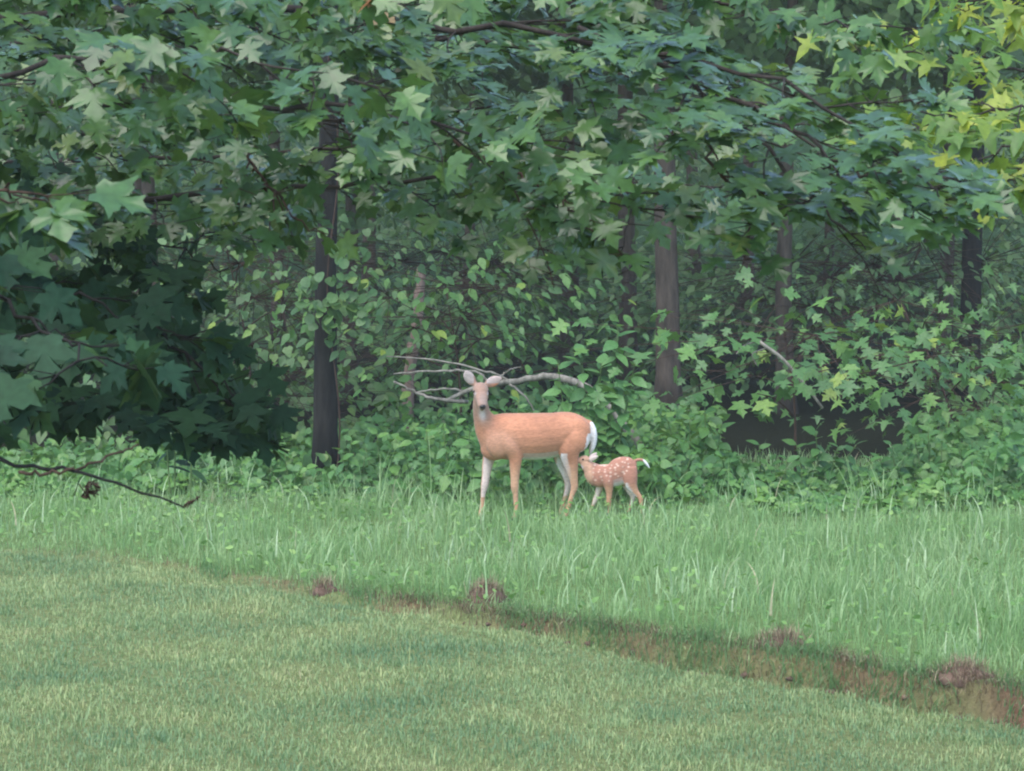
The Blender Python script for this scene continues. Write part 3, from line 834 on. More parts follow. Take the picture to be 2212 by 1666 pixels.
def grow_limb(ctrl, r0, lv, size, step=.125, sub_len=(.35, .8), leaf_from=.2, sides=7, per=(2, 4), bare=False, n=26, flat=.25, droop=(.25, 1.3), twig_gap=.085, face=(0, -.55, 1.0), jit=.45):
    """one limb with side branches, twigs and leaves; returns a mesh builder"""
    mb = MB()
    path = spline(ctrl, n)
    path[2:-1] += rng.normal(0, .004 if bare else .012, (n - 3, 3))
    L = np.concatenate([[0], np.cumsum(np.linalg.norm(np.diff(path, axis=0), axis=1))])
    mb.tube(path, np.linspace(r0, max(r0 * .12, .0025), n), sides, .12)
    if bare: return mb
    sgn = 1
    s = L[-1] * leaf_from
    while s < L[-1]:
        u = s / L[-1]
        i = min(int(np.searchsorted(L, s)), n - 1)
        p0 = path[i]; d = norm(path[min(i + 1, n - 1)] - path[max(i - 1, 0)])
        a = sgn * math.radians(rng.uniform(35, 75)); sgn = -sgn
        ca, sa = math.cos(a), math.sin(a)
        b = np.array([d[0] * ca - d[1] * sa, d[0] * sa + d[1] * ca, d[2] * .5 + rng.normal(0, flat)])
        ln = rng.uniform(*sub_len) * (1.1 - .6 * u)
        q = np.array([p0 + b * ln * t - np.array([0, 0, .18 * ln * t * t]) + rng.normal(0, .012, 3) * t for t in np.linspace(0, 1, 6)])
        q[0] = p0
        mb.tube(q, np.linspace(max(r0 * .30 * (1.1 - u), .004), .0018, 6), 5)
        # twigs with leaves
        t = twig_gap
        while t <= ln + 1e-6:
            k = min(t / ln * 5, 4.999); j = int(k)
            pp = q[j] * (1 - (k - j)) + q[j + 1] * (k - j)
            tg = norm(q[j + 1] - q[j])
            for e in range(rng.integers(per[0], per[1] + 1)):
                aa = rng.uniform(-1.5, 1.5)
                o = np.array([tg[0] * math.cos(aa) - tg[1] * math.sin(aa), tg[0] * math.sin(aa) + tg[1] * math.cos(aa), rng.uniform(-.25, .35)])
                pl = rng.uniform(.04, .16)
                e1 = pp + o * pl
                mb.tube([pp, e1], [.0022, .0012], 3)
                out_leaf(lv, e1, o, size * rng.uniform(.7, 1.2), droop, face, jit)
            t += twig_gap * rng.uniform(.7, 1.4)
        for e in range(2):
            out_leaf(lv, q[-1], norm(q[-1] - q[-2]), size * rng.uniform(.8, 1.15), droop, face, jit)
        s += step * rng.uniform(.7, 1.35)
    return mb

def trunk_mesh(base, h, r, lean=(0, 0), sides=14, flare=1.5):
    n = 18
    mb = MB()
    t = np.linspace(0, 1, n)
    pts = np.stack([base[0] + lean[0] * t * h + .04 * np.sin(t * 7 + base[0]), base[1] + lean[1] * t * h + .04 * np.sin(t * 5 + 1), base[2] - .15 + t * (h + .15)], 1)
    rad = r * (1 - .75 * t) * (1 + (flare - 1) * np.exp(-t * h / .35))
    mb.tube(pts, rad, sides, .10)
    return mb.mesh('trunk'), pts

def overhang_tree(name, label, base, h, r, limbs, size, kind, leafmat, barkmat, upper=6, prune=None, special=None, limit=300, cat='tree', upper_len=3.2, upper_z=(5.2, 9.0)):
    base = np.array([base[0], base[1], float(ground_z(base[0], base[1]))])
    root = empty(name, base)
    tag(root, label, cat)
    tm, pts = trunk_mesh(base, h, r)
    link('trunk', tm, root, barkmat)
    lv = Leaves(kind)
    for ctrl, r0, kw in limbs:
        c_ = [P(*q) for q in ctrl]
        if not kw.pop('free', False):
            z0 = c_[0][2] - kw.pop('rise', .35)
            i = np.argmin(np.abs(pts[:, 2] - z0))
            c_ = [pts[i]] + c_
        mb = grow_limb(c_, r0 * .7, lv, kw.pop('size', size), **kw)
        lv.owned_by(link('limb', mb.mesh('limb'), root, M['twig'] if r0 < .012 else barkmat))
    for i in range(upper):
        z0 = upper_z[0] + (upper_z[1] - upper_z[0]) * i / max(upper - 1, 1)
        a = math.pi + 1.25 * math.sin(i * 2.4 + .5)
        if base[0] > 0: a += math.pi          # out-of-view upper limbs turned aside to let skylight in
        j = np.argmin(np.abs(pts[:, 2] - z0))
        ln = upper_len * (1.1 - .4 * i / max(upper, 1))
        d = np.array([math.cos(a), math.sin(a), .25])
        c_ = [pts[j], pts[j] + d * ln * .5, pts[j] + d * ln + np.array([0, 0, -.15])]
        mb = grow_limb(c_, .03, lv, size * 1.6, step=.3, twig_gap=.28, per=(2, 3))
        lv.owned_by(link('limb', mb.mesh('limb'), root, barkmat))
    if prune is not None:
        cx, cy, f = project(np.array(lv.p))
        keep = [i for i in range(len(lv.p)) if not prune(cx[i] / S2, cy[i] / S2)]
        for nm in ('p', 't', 'n', 's', 'k', 'own'):
            a = getattr(lv, nm); setattr(lv, nm, [a[i] for i in keep])
    build_leaves(lv, root, leafmat, limit, special=special)
    return root

def young(px, py):
    return any((px - a) ** 2 + (py - b) ** 2 < r * r for a, b, r in ((805, 15, 45), (1700, 40, 40), (1950, 75, 40)))

def canopy_floor(px, py):
    """the maple's skirt: how low its leaves hang, and the gap before the black trunk"""
    b_ = np.interp(px, [0, 250, 450, 700, 1000, 1330, 1500, 1800, 2060, 2212], [640, 540, 520, 540, 570, 560, 620, 580, 500, 440])
    if py > b_ + rng.uniform(-40, 40): return True
    return 672 < px < 745 and py > 220 and rng.uniform() < .88

maple_limbs = [
    ([(900, -80, 10.7), (1500, -10, 10.3), (1900, 70, 10.0)], .016, dict(free=True, sub_len=(.3, .6))),
    ([(1250, 60, 9.8), (1600, 220, 9.4), (1850, 360, 9.1), (2030, 440, 9.0)], .014, dict(free=True, sub_len=(.25, .55), face=(.14, -.42, 1.0), droop=(.05, .6), jit=.26)),
    ([(-350, 330, 10.6), (250, 230, 10.1), (750, 240, 9.7), (1250, 330, 9.5)], .028, {}),
    ([(-300, 60, 11.0), (500, 20, 10.5), (1100, 60, 10.0), (1700, 190, 9.4), (2010, 400, 9.0)], .030, dict(face=(.14, -.42, 1.0), droop=(.05, .6), jit=.26)),
    ([(-250, 470, 11.6), (500, 410, 11.2), (1000, 390, 11.0), (1430, 470, 10.6)], .024, {}),
    ([(-250, 250, 9.2), (250, 120, 8.9), (720, 160, 8.6)], .022, {}),
    ([(300, -160, 11.2), (1250, 20, 10.4), (1650, 330, 9.9), (1830, 500, 9.6)], .026, dict(face=(.14, -.42, 1.0), droop=(.05, .6), jit=.26)),
    ([(-150, 420, 7.6), (70, 430, 7.4)], .010, dict(sub_len=(.1, .25), leaf_from=.8, size=.125)),
    ([(-200, -90, 10.0), (500, -40, 9.6), (1000, -40, 9.5)], .024, {}),
    ([(300, -260, 11.2), (900, -130, 10.8), (1400, -60, 10.5)], .026, {}),
    ([(-200, 280, 12.2), (700, 250, 12.0), (1350, 230, 12.0)], .024, {}),
    ([(-200, 380, 13.2), (900, 330, 13.0), (1600, 420, 13.0)], .024, {}),
    ([(300, 60, 12.5), (1200, 120, 12.0), (1750, 300, 11.6), (1950, 460, 11.4)], .022, dict(face=(.14, -.42, 1.0), droop=(.05, .6), jit=.26)),
    ([(900, 260, 10.0), (1150, 400, 9.8), (1300, 520, 9.7)], .010, dict(free=True, sub_len=(.2, .45))),
    ([(500, 250, 10.2), (560, 380, 10.0), (640, 470, 9.9)], .010, dict(free=True, sub_len=(.2, .45))),
    ([(1500, 250, 10.0), (1580, 400, 9.9), (1680, 500, 9.8)], .010, dict(free=True, sub_len=(.2, .45), face=(.14, -.42, 1.0), droop=(.05, .6), jit=.26)),
]
maple = overhang_tree('maple_tree', 'maple with long leafy limbs and glossy lobed leaves arching over the deer clearing', (-3.3, 11.4), 10.5, .17,
                      maple_limbs, .092, 'maple', M['maple'], M['bark_maple'], special=young, prune=canopy_floor)

dark_limbs = [  # limbs on a separate tree so their leaves carry painted shade
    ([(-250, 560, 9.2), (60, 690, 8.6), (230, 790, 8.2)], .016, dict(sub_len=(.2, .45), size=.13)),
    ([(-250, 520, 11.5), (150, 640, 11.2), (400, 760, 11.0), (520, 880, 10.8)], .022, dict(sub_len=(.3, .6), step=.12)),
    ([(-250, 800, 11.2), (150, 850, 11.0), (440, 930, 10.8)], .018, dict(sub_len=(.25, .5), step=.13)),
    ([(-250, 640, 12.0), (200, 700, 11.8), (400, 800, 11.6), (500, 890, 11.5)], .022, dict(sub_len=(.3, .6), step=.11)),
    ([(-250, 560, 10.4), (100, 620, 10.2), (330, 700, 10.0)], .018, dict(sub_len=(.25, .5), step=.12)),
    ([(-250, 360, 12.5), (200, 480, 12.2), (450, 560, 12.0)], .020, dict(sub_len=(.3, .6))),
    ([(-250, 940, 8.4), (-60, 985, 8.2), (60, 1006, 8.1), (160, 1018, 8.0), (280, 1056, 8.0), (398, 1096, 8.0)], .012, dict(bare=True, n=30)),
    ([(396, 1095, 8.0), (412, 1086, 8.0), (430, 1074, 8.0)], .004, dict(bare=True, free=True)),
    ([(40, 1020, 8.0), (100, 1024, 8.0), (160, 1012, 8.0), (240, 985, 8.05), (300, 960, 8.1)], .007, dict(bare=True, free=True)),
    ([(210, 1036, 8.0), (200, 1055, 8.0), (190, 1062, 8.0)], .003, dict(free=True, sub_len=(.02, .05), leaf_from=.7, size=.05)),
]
dark_maple = overhang_tree('shade_toned_maple_tree', 'maple with shade-darkened leaf colour, drooping lower limbs and a bare twig over the grass', (-4.0, 12.4), 9.0, .15,
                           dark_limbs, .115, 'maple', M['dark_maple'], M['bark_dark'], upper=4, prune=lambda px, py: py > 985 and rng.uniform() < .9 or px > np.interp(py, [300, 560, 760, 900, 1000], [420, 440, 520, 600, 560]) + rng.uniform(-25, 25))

gum_limbs = [
    ([(2520, 430, 12.6), (2260, 390, 12.5), (2090, 400, 12.4)], .014, dict(sub_len=(.2, .4))),
    ([(2520, 240, 12.2), (2240, 230, 12.1), (2020, 250, 12.0)], .016, dict(sub_len=(.2, .45))),
    ([(2500, 180, 13.0), (2200, 150, 12.8), (1950, 110, 12.7)], .018, dict(sub_len=(.2, .5))),
    ([(2500, 330, 12.8), (2230, 310, 12.6), (2060, 370, 12.5)], .016, dict(sub_len=(.2, .45))),
    ([(2500, 20, 13.2), (2200, 10, 13.0), (2000, -10, 12.9)], .018, dict(sub_len=(.2, .5))),
    ([(2500, 250, 14.2), (2150, 240, 14.0), (1900, 290, 13.8)], .018, dict(sub_len=(.25, .5))),
    ([(2500, 60, 14.6), (2150, 70, 14.4), (1850, 60, 14.2)], .018, dict(sub_len=(.25, .5))),
]
gum = overhang_tree('sweetgum_tree', 'yellow-green tree with star-shaped leaves hanging before the dark right-hand trunk', (3.7, 14.2), 9.5, .14,
                    gum_limbs, .115, 'gum', M['sweetgum'], M['bark_maple'], upper=5)
gum['label'] = 'yellow-green star-leaved tree beside the glossy maple'

# ------------------------------------------------------------------ trees of the wood
def ground_at(px, d):
    x = P(px, 800, d)[0]
    return np.array([x, d, float(ground_z(x, d))])

def crown_leaves(c0, rad, n, size, kind='ovate', lv=None, clumps=40, droop=(.0, 1.0)):
    lv = lv or Leaves(kind)
    cs = rng.normal(0, 1, (clumps, 3)); cs = cs / np.linalg.norm(cs, axis=1)[:, None] * rng.uniform(.35, 1, (clumps, 1)) ** .6
    for i in range(n):
        q = cs[rng.integers(clumps)] + rng.normal(0, .16, 3)
        p = np.array(c0) + q * np.array(rad)
        out_leaf(lv, p, q[:2] + rng.normal(0, .4, 2), size * rng.uniform(.7, 1.3), droop)
    return lv

def wood_tree(name, label, px, d, r, h, bark, leaf, lean=(0, 0), crown_n=900, crown_z=8.0, group=None, crown_r=(2.4, 2.2, 3.0)):
    base = ground_at(px, d)
    root = empty(name, base)
    tag(root, label, 'tree', group)
    tm, pts = trunk_mesh(base, h, r, lean)
    link('trunk', tm, root, bark)
    top = pts[np.argmin(np.abs(pts[:, 2] - (base[2] + crown_z)))]
    lv = crown_leaves(top, crown_r, int(crown_n * 2.2), .19, clumps=70)
    o = link('crown', merged_leaves('ovate', lv.frames(), np.arange(len(lv.p)), 'crown'), root, leaf)
    for i in range(5):
        mb = MB()
        a = i * 1.35 + px
        j = int(len(pts) * (.45 + .09 * i))
        mb.tube(spline([pts[j], pts[j] + np.array([math.cos(a), math.sin(a), .5]) * 1.0, pts[j] + np.array([math.cos(a) * 2, math.sin(a) * 2, 1.1])], 8), np.linspace(r * .35, .01, 8), 6)
        link('bough', mb.mesh('bough'), root, bark)
    return root

wood_tree('vine_clad_tree', 'near-black straight tree trunk with vine leaves climbing it', 710, 32.0, .125, 13, M['bark_dark'], M['wood_leaf'])
wood_tree('brown_trunk_tree', 'grey-brown straight trunk behind the tall leafy weed near the fawn', 1437, 36.0, .145, 14, M['bark_brown'], M['wood_leaf'])
wood_tree('slim_trunk_tree', 'slimmer dark brown trunk just behind the grey-brown trunk', 1350, 40.0, .12, 14, M['bark_brown'], M['wood_leaf'])
wood_tree('lone_dark_tree', 'dark trunk standing alone beyond the low maple sapling with the dead branch', 2096, 38.0, .135, 13, M['bark_dark'], M['wood_leaf'])
far = [(1215, 44, .07), (600, 47, .10), (300, 42, .11), (1010, 50, .09), (1620, 52, .10), (1790, 46, .08), (1930, 55, .11), (-150, 38, .13), (2400, 40, .13), (120, 52, .1), (1500, 58, .12), (800, 56, .12)]
for px, d, r in far:
    wood_tree('far_tree', 'thin dim trunk deep inside the wood', px, d, r, 14, M['bark_brown'], M['wood_leaf'], group='far trees in the wood', crown_n=700, crown_r=(2.8, 2.4, 4.0), lean=(rng.uniform(-.02, .02), 0))

for px, d, cz, lab in ((1700, 37.5, 5.3, 'added low-branched tree shading the dark hollow'), (2040, 42.0, 5.6, 'added shade tree spreading behind the lone dark trunk'), (1230, 43.0, 5.6, 'added shade tree spreading over the far thin trunks behind the doe'),
                       (760, 40.0, 5.4, 'added shade tree spreading above the pinkish dead stem'), (330, 38.0, 5.2, 'added shade tree spreading behind the shade-toned maple')):
    wood_tree('added_shade_tree', lab, px, d, .11, 8.5, M['bark_brown'], M['wood_leaf'], crown_n=1900, crown_z=cz, crown_r=(3.2, 3.0, 1.5))  # dense broad crowns added to darken the hollow and forest floor

# pale snag behind the fallen limb
sb = ground_at(880, 35.5)
mb = MB()
q = [sb - np.array([0, 0, .1]), P(884, 810, 35.5), P(898, 720, 35.5), P(906, 640, 35.5), P(910, 575, 35.5)]
mb.tube(spline(q, 18), np.linspace(.075, .05, 18) * (1 + .12 * np.sin(np.arange(18) * 2.1)), 10, .2)
sn = link('snag', mb.mesh('snag'), None, M['snag'])
tag(sn, 'pinkish broken dead stem standing behind the bleached fallen limb', 'dead trunk')

# bleached fallen limb behind the doe
fl = empty('fallen_limb', ground_at(1330, 31.6))
tag(fl, 'bleached fallen limb with bare forked branches lying behind the doe', 'fallen limb')
def stick(pts, r0, r1, nm='branch', n=18, mat='deadwood'):
    mb = MB(); pa = spline([P(*p_) for p_ in pts], n)
    pa[1:-1] += rng.normal(0, .006, (n - 2, 3))
    mb.tube(pa, np.linspace(r0, r1, n), 8, .15)
    return link(nm, mb.mesh(nm), fl, M[mat])
stick([(1400, 985, 31.5), (1300, 860, 31.6), (1200, 815, 31.8), (1100, 826, 32.0), (1030, 836, 32.0), (960, 868, 32.1)], .046, .022, 'main_limb', 28)
stick([(1130, 852, 32.0), (1090, 818, 32.0), (1040, 800, 32.0), (950, 779, 32.1), (835, 770, 32.2)], .015, .007)
stick([(1060, 835, 32.0), (1030, 804, 32.0), (950, 800, 32.0), (850, 808, 32.1)], .018, .008)
stick([(1010, 868, 32.1), (940, 862, 32.0), (905, 850, 32.0), (850, 824, 32.0)], .022, .010)
stick([(1010, 848, 32.1), (970, 840, 32.0), (890, 846, 32.0)], .014, .008)
stick([(1100, 830, 31.9), (1130, 852, 31.9), (1150, 880, 31.9), (1175, 905, 31.9)], .012, .006)
stick([(1075, 818, 31.9), (1100, 800, 31.9), (1125, 792, 31.9)], .009, .005)

# ------------------------------------------------------------------ saplings, weeds and undergrowth
def sapling(name, label, base_px, d, blobs, kind, mat, size, stem_r=.018, limit=300, cat='sapling', dead=None, group=None, stems=1, stem_mat='twig', droop=(.2, 1.1)):
    """blobs: (px, py, rx, ry, n leaves, depth offset): leaf layers reached by stems from the base"""
    b = ground_at(base_px, d)
    root = empty(name, b)
    tag(root, label, cat, group)
    lv = Leaves(kind)
    mpp = d / FPX / S2
    tops = [P(q[0], q[1], d + q[5]) for q in blobs]
    hi = max(range(len(tops)), key=lambda i: tops[i][2])
    mb = MB()
    main = spline([b - np.array([0, 0, .05]), b * .5 + tops[hi] * .5 + np.array([.05, 0, .1]), tops[hi]], 16)
    mb.tube(main, np.linspace(stem_r, stem_r * .25, 16), 7)
    link('stem', mb.mesh('stem'), root, M[stem_mat])
    for q, tp in zip(blobs, tops):
        px, py, rx, ry, n, dd = q
        mb = MB()
        j = np.argmin(np.abs(main[:, 2] - (tp[2] - .25)))
        br = spline([main[j], (main[j] + tp) / 2 + np.array([0, 0, .06]), tp], 8)
        mb.tube(br, np.linspace(stem_r * .6, .004, 8), 5)
        for i in range(n):
            a = rng.uniform(0, 2 * math.pi); rr = math.sqrt(rng.uniform(0, 1))
            off = np.array([math.cos(a) * rr * rx * mpp, math.sin(a) * rr * rx * mpp * .8, rng.normal(0, .45) * ry * mpp])
            off[2] -= .25 * ry * mpp * rr
            p_ = tp + off
            if i % 5 == 0:
                mb.tube([br[-3], (br[-3] + p_) / 2 + np.array([0, 0, .02]), p_], [.005, .004, .002], 3)
            out_leaf(lv, p_, off[:2] + rng.normal(0, .02, 2), size * rng.uniform(.6, 1.2), droop)
        lv.owned_by(link('branch', mb.mesh('branch'), root, M[stem_mat]))
    if dead:
        for pts, r0, r1 in dead:
            mb = MB(); pa = spline([P(*p_) for p_ in pts], 16)
            mb.tube(pa, np.linspace(r0, r1, 16), 7, .15)
            link('dead_branch', mb.mesh('dead_branch'), root, M['deadwood'])
    build_leaves(lv, root, mat, limit)
    return root

sapling('maple_sapling', 'low bright maple sapling with a bare dead branch hanging through it', 1720, 30.4,
        [(1600, 725, 90, 22, 34, 0), (1690, 705, 100, 24, 40, .3), (1790, 720, 90, 24, 40, -.2), (1870, 770, 90, 24, 36, 0), (1940, 800, 70, 22, 26, .2), (1595, 810, 45, 18, 16, -.1), (1635, 850, 30, 14, 7, -.2), (1800, 795, 45, 18, 10, 0),
         (1740, 760, 90, 24, 20, .5)],
        'maple', M['sapling'], .16, dead=[([(1640, 738, 30.0), (1690, 775, 30.0), (1722, 812, 30.0), (1750, 845, 30.0), (1777, 882, 30.0)], .020, .012),
                                          ([(1640, 738, 30.0), (1610, 745, 30.0), (1590, 765, 30.0)], .010, .005), ([(1655, 752, 30.0), (1625, 765, 30.0), (1635, 790, 30.0)], .008, .004)])
sapling('broadleaf_sapling', 'sapling with pale drooping leaves above the bleached fallen limb', 1000, 33.2,
        [(790, 640, 70, 30, 49, 0), (960, 610, 80, 30, 76, .2), (1050, 620, 70, 30, 68, 0), (1010, 680, 90, 30, 76, -.2), (1060, 725, 60, 26, 57, 0), (930, 680, 70, 30, 49, .3), (860, 700, 60, 30, 38, .3), (830, 760, 60, 30, 38, .5)],
        'ovate', M['sapling'], .14)
sapling('pale_shrub', 'pale green small-leaved shrub between the shade-toned maple and the vine-clad trunk', 560, 34.5,
        [(520, 560, 80, 40, 114, 0), (610, 540, 80, 40, 114, .3), (560, 640, 90, 40, 133, 0), (640, 660, 60, 40, 95, -.3), (540, 740, 90, 45, 133, .2), (620, 790, 70, 50, 114, 0), (560, 850, 90, 45, 114, 0), (660, 900, 50, 40, 76, 0), (480, 500, 70, 40, 95, .4)],
        'heart', M['pale_shrub'], .11, cat='shrub')
sapling('low_sweetgum', 'lacy yellow-tinged sapling under the lone dark trunk', 2090, 33.5,
        [(2000, 690, 60, 30, 39, 0), (2170, 720, 50, 34, 39, .3), (2000, 790, 90, 34, 75, 0), (2110, 810, 90, 34, 90, -.2), (2190, 780, 50, 34, 51, 0), (2160, 880, 80, 34, 75, 0), (2040, 880, 80, 34, 60, .2), (1930, 640, 80, 34, 45, .8)],
        'gum', M['sapling'], .14)
sapling('dim_sapling', 'dull hazy green sapling crown behind the maple sapling', 1800, 38,
        [(1620, 560, 90, 50, 156, 0), (1740, 590, 90, 50, 182, .5), (1860, 570, 90, 50, 182, 0), (1960, 600, 90, 50, 156, .5), (1700, 660, 100, 40, 156, 0), (1880, 660, 90, 40, 156, .6), (2180, 560, 90, 60, 156, .4), (2000, 520, 90, 50, 130, 0), (1560, 640, 50, 40, 52, .6)],
        'ovate', M['wood_leaf'], .13)
sapling('dim_understory_tree', 'shadowy understory sapling behind the pale drooping leaves', 1180, 39,
        [(820, 560, 100, 50, 182, 0), (950, 540, 100, 50, 182, .5), (1090, 560, 100, 50, 182, 0), (1200, 600, 100, 50, 78, .5), (1180, 760, 100, 40, 104, .4), (800, 840, 80, 50, 130, 0), (780, 760, 80, 50, 156, 0), (1560, 760, 60, 50, 104, 0)],
        'ovate', M['wood_leaf'], .13)

def tall_weed(name, label, base_px, d, stems, size, mat, group=None, kind='ovate'):
    """upright weed: every stem carries opposite leaves along its upper part"""
    b = ground_at(base_px, d)
    root = empty(name, b); tag(root, label, 'weed', group)
    lv = Leaves(kind)
    for tx, ty, n in stems:
        tp = P(tx, ty, d)
        st = b + np.array([rng.uniform(-.1, .1) + (tp[0] - b[0]) * .5, rng.uniform(-.1, .1), -.03])
        pa = spline([st, (st + tp) / 2 + np.array([0, -.03, .03]), tp], 12)
        mb = MB(); mb.tube(pa, np.linspace(.011, .004, 12), 6)
        st_o = link('stem', mb.mesh('stem'), root, M['stem'])
        for i in range(n):
            u = .30 + .70 * i / max(n - 1, 1)
            k = min(u * 11, 10.99); j = int(k)
            pp = pa[j] * (1 - (k - j)) + pa[j + 1] * (k - j)
            a = i * 2.4 + rng.uniform(-.4, .4)
            up_ = .55 if i > n - 4 else rng.uniform(-.9, .15)
            o = np.array([math.cos(a), math.sin(a) - .25, up_])
            lv.add(pp, o, np.array([0, -.45, 1.0]) + rng.normal(0, .3, 3), size * rng.uniform(.65, 1.15) * (1.1 - .35 * u))
        lv.owned_by(st_o)
    build_leaves(lv, root, mat, 300)
    return root

tall_weed('tall_leafy_weed', 'tall weed with large pointed leaves rising behind the rump of the doe', 1290, 30.3,
          [(1335, 705, 24), (1255, 760, 20), (1300, 785, 20), (1375, 765, 18), (1205, 785, 18), (1350, 840, 16), (1230, 840, 16)], .25, M['pokeweed'])
tall_weed('pointed_weed', 'bright weed with a star of pointed leaves below the grey-brown trunk', 1520, 30.6, [(1522, 868, 13), (1490, 905, 10), (1560, 915, 10), (1440, 900, 9)], .20, M['weed'])
tall_weed('bushy_weed', 'bushy weed topped by upright leaves at the edge of the dark hollow', 1760, 30.4, [(1762, 935, 13), (1720, 960, 10), (1810, 965, 10), (1850, 960, 9)], .19, M['weed'])
tall_weed('shade_toned_weed', 'upright leafy weed at the dark shrubby edge beside the meadow', 380, 30.5, [(382, 760, 11), (350, 800, 9), (420, 820, 8)], .22, M['dark_maple'])  # leaf colour has the shade painted in
wl = [(1010, 30.6, 985, 900), (1190, 30.4, 1180, 920), (1120, 30.8, 1120, 865), (930, 30.8, 920, 930), (1400, 30.2, 1410, 935), (1640, 30.2, 1640, 960), (1930, 30.2, 1925, 960), (2010, 30.4, 2005, 930), (2100, 30.3, 2100, 950),
      (2180, 30.5, 2185, 930), (820, 31.4, 815, 935), (760, 31.2, 760, 950), (1460, 30.0, 1465, 950), (1580, 30.0, 1585, 985), (620, 31.6, 615, 980), (1700, 29.8, 1700, 990), (1880, 29.8, 1880, 990)]
for i, (bx, d, tx, ty) in enumerate(wl):
    tall_weed('leafy_weed', 'knee-high leafy weed in the green thicket at the wood edge', bx, d, [(tx, ty, 10), (tx - 28, ty + 22, 8), (tx + 30, ty + 26, 8)], .16, M['weed'], group='leafy weeds along the wood edge')

# climbing vine on the dark trunk
vb = ground_at(710, 31.85)
vine = empty('climbing_vine', vb); tag(vine, 'vine with bright roundish leaves climbing the near-black trunk', 'vine')
mb = MB()
vz = np.linspace(vb[2], vb[2] + 4.6, 40)
mb.tube(np.stack([vb[0] + .05 + .06 * np.sin(vz * 2.3), 31.85 + 0 * vz, vz], 1), .009, 5)
link('stem', mb.mesh('stem'), vine, M['twig'])
lv = Leaves('round')
for px, py, rx, ry, n in [(715, 640, 45, 60, 26), (770, 640, 40, 40, 16), (690, 690, 40, 30, 12), (700, 980, 30, 30, 6), (710, 540, 30, 40, 8), (650, 620, 40, 30, 10)]:
    for i in range(n):
        p_ = P(px + rng.normal(0, .6) * rx, py + rng.normal(0, .6) * ry, 31.75 - rng.uniform(0, .12))
        out_leaf(lv, p_, rng.normal(0, 1, 2) + np.array([0, -.6]), .13 * rng.uniform(.7, 1.2))
build_leaves(lv, vine, M['pale_shrub'])

# low undergrowth along the wood edge
def undergrowth():
    sets = {'heart': Leaves('heart'), 'ovate': Leaves('ovate'), 'maple': Leaves('maple')}
    n = 0
    while n < 13000:
        x = rng.uniform(-7, 7); y = rng.uniform(28.5, 34.5)
        cx = (512 + FPX * x / y) / S2
        front = np.interp(cx, [0, 400, 700, 1000, 1250, 1450, 1700, 2212], [31.4, 31.6, 30.8, 30.0, 29.7, 28.9, 28.6, 28.6])
        if 1560 < cx < 1960 and y > 31.2: continue
        xa, ya = np.array(x), np.array(y)
        if y < front + .35 * wob(xa, ya, 2.0): continue
        clump = float(wob(xa, ya, 3.1, 6))
        if rng.uniform() > .62 + .75 * clump: continue          # gaps between the clumps
        top = np.interp(cx, [0, 650, 900, 1150, 1400, 1550, 1700, 1850, 2050, 2212], [.30, .42, .70, .80, .80, .46, .17, .19, .46, .72]) * (.72 + .35 * float(wob(xa, ya, 1.8, 2)) + .3 * clump)
        top *= np.interp(y - front, [0, .6, 2.5], [.45, 1, 1.15])
        z = float(ground_z(x, y)) + max(top, .06) * rng.uniform(0.05, 1) ** .7
        a = rng.uniform(0, 2 * math.pi)
        sel = float(wob(xa, ya, 1.3, 9)) + rng.normal(0, .25)
        kind, sz = ('heart', rng.uniform(.06, .12)) if sel < -.05 else (('ovate', rng.uniform(.08, .20)) if sel < .35 else ('maple', rng.uniform(.05, .11)))
        out_leaf(sets[kind], np.array([x, y, z]), (math.cos(a), math.sin(a) - .4), sz, (-.3, 1.0), jit=.6)
        n += 1
    names = {'heart': ('undergrowth', 'dense low leafy undergrowth along the wood edge'), 'ovate': ('long_leaved_undergrowth', 'longer-leaved weeds mixed through the undergrowth'), 'maple': ('seedling_undergrowth', 'small lobed seedlings mixed through the undergrowth')}
    for kind, lv in sets.items():
        me = merged_leaves(kind, lv.frames(), np.arange(len(lv.p)), 'undergrowth')
        tag(link(names[kind][0], me, None, M['weed']), names[kind][1], 'undergrowth', kind='stuff')
undergrowth()

# woodland mass far behind
def woodland():
    lv = Leaves('ovate')
    for i in range(700):
        x = rng.uniform(-17, 17); y = rng.uniform(38, 66); z = float(ground_z(x, y)) + rng.uniform(.2, 13)
        hc = (512 + FPX * x / y) / S2
        if 1500 < hc < 2020 and z < 1.5: continue
        m_ = rng.integers(50, 110)
        rad = rng.uniform(.5, 1.3)
        for j in range(m_):
            q = rng.normal(0, .5, 3) * np.array([1, 1, .55]) * rad
            out_leaf(lv, np.array([x, y, z]) + q, q[:2], rng.uniform(.12, .24), (.0, 1.0))
    for i in range(9000):        # low growth on the forest floor, thin in the hollow
        x = rng.uniform(-13, 13); y = rng.uniform(34, 58)
        hc = (512 + FPX * x / y) / S2
        if 1520 < hc < 2000 and y < 52: continue
        a = rng.uniform(0, 6.28)
        out_leaf(lv, np.array([x, y, float(ground_z(x, y)) + rng.uniform(.02, .7) * (.6 + .5 * float(wob(np.array(x), np.array(y), .8)))]), (math.cos(a), math.sin(a)), rng.uniform(.14, .28), (.0, .9))
    me = merged_leaves('ovate', lv.frames(), np.arange(len(lv.p)), 'woodland')
    tag(link('distant_woodland', me, None, M['wood_leaf']), 'hazy green mass of foliage deep in the wood', 'woodland', kind='stuff')
woodland()

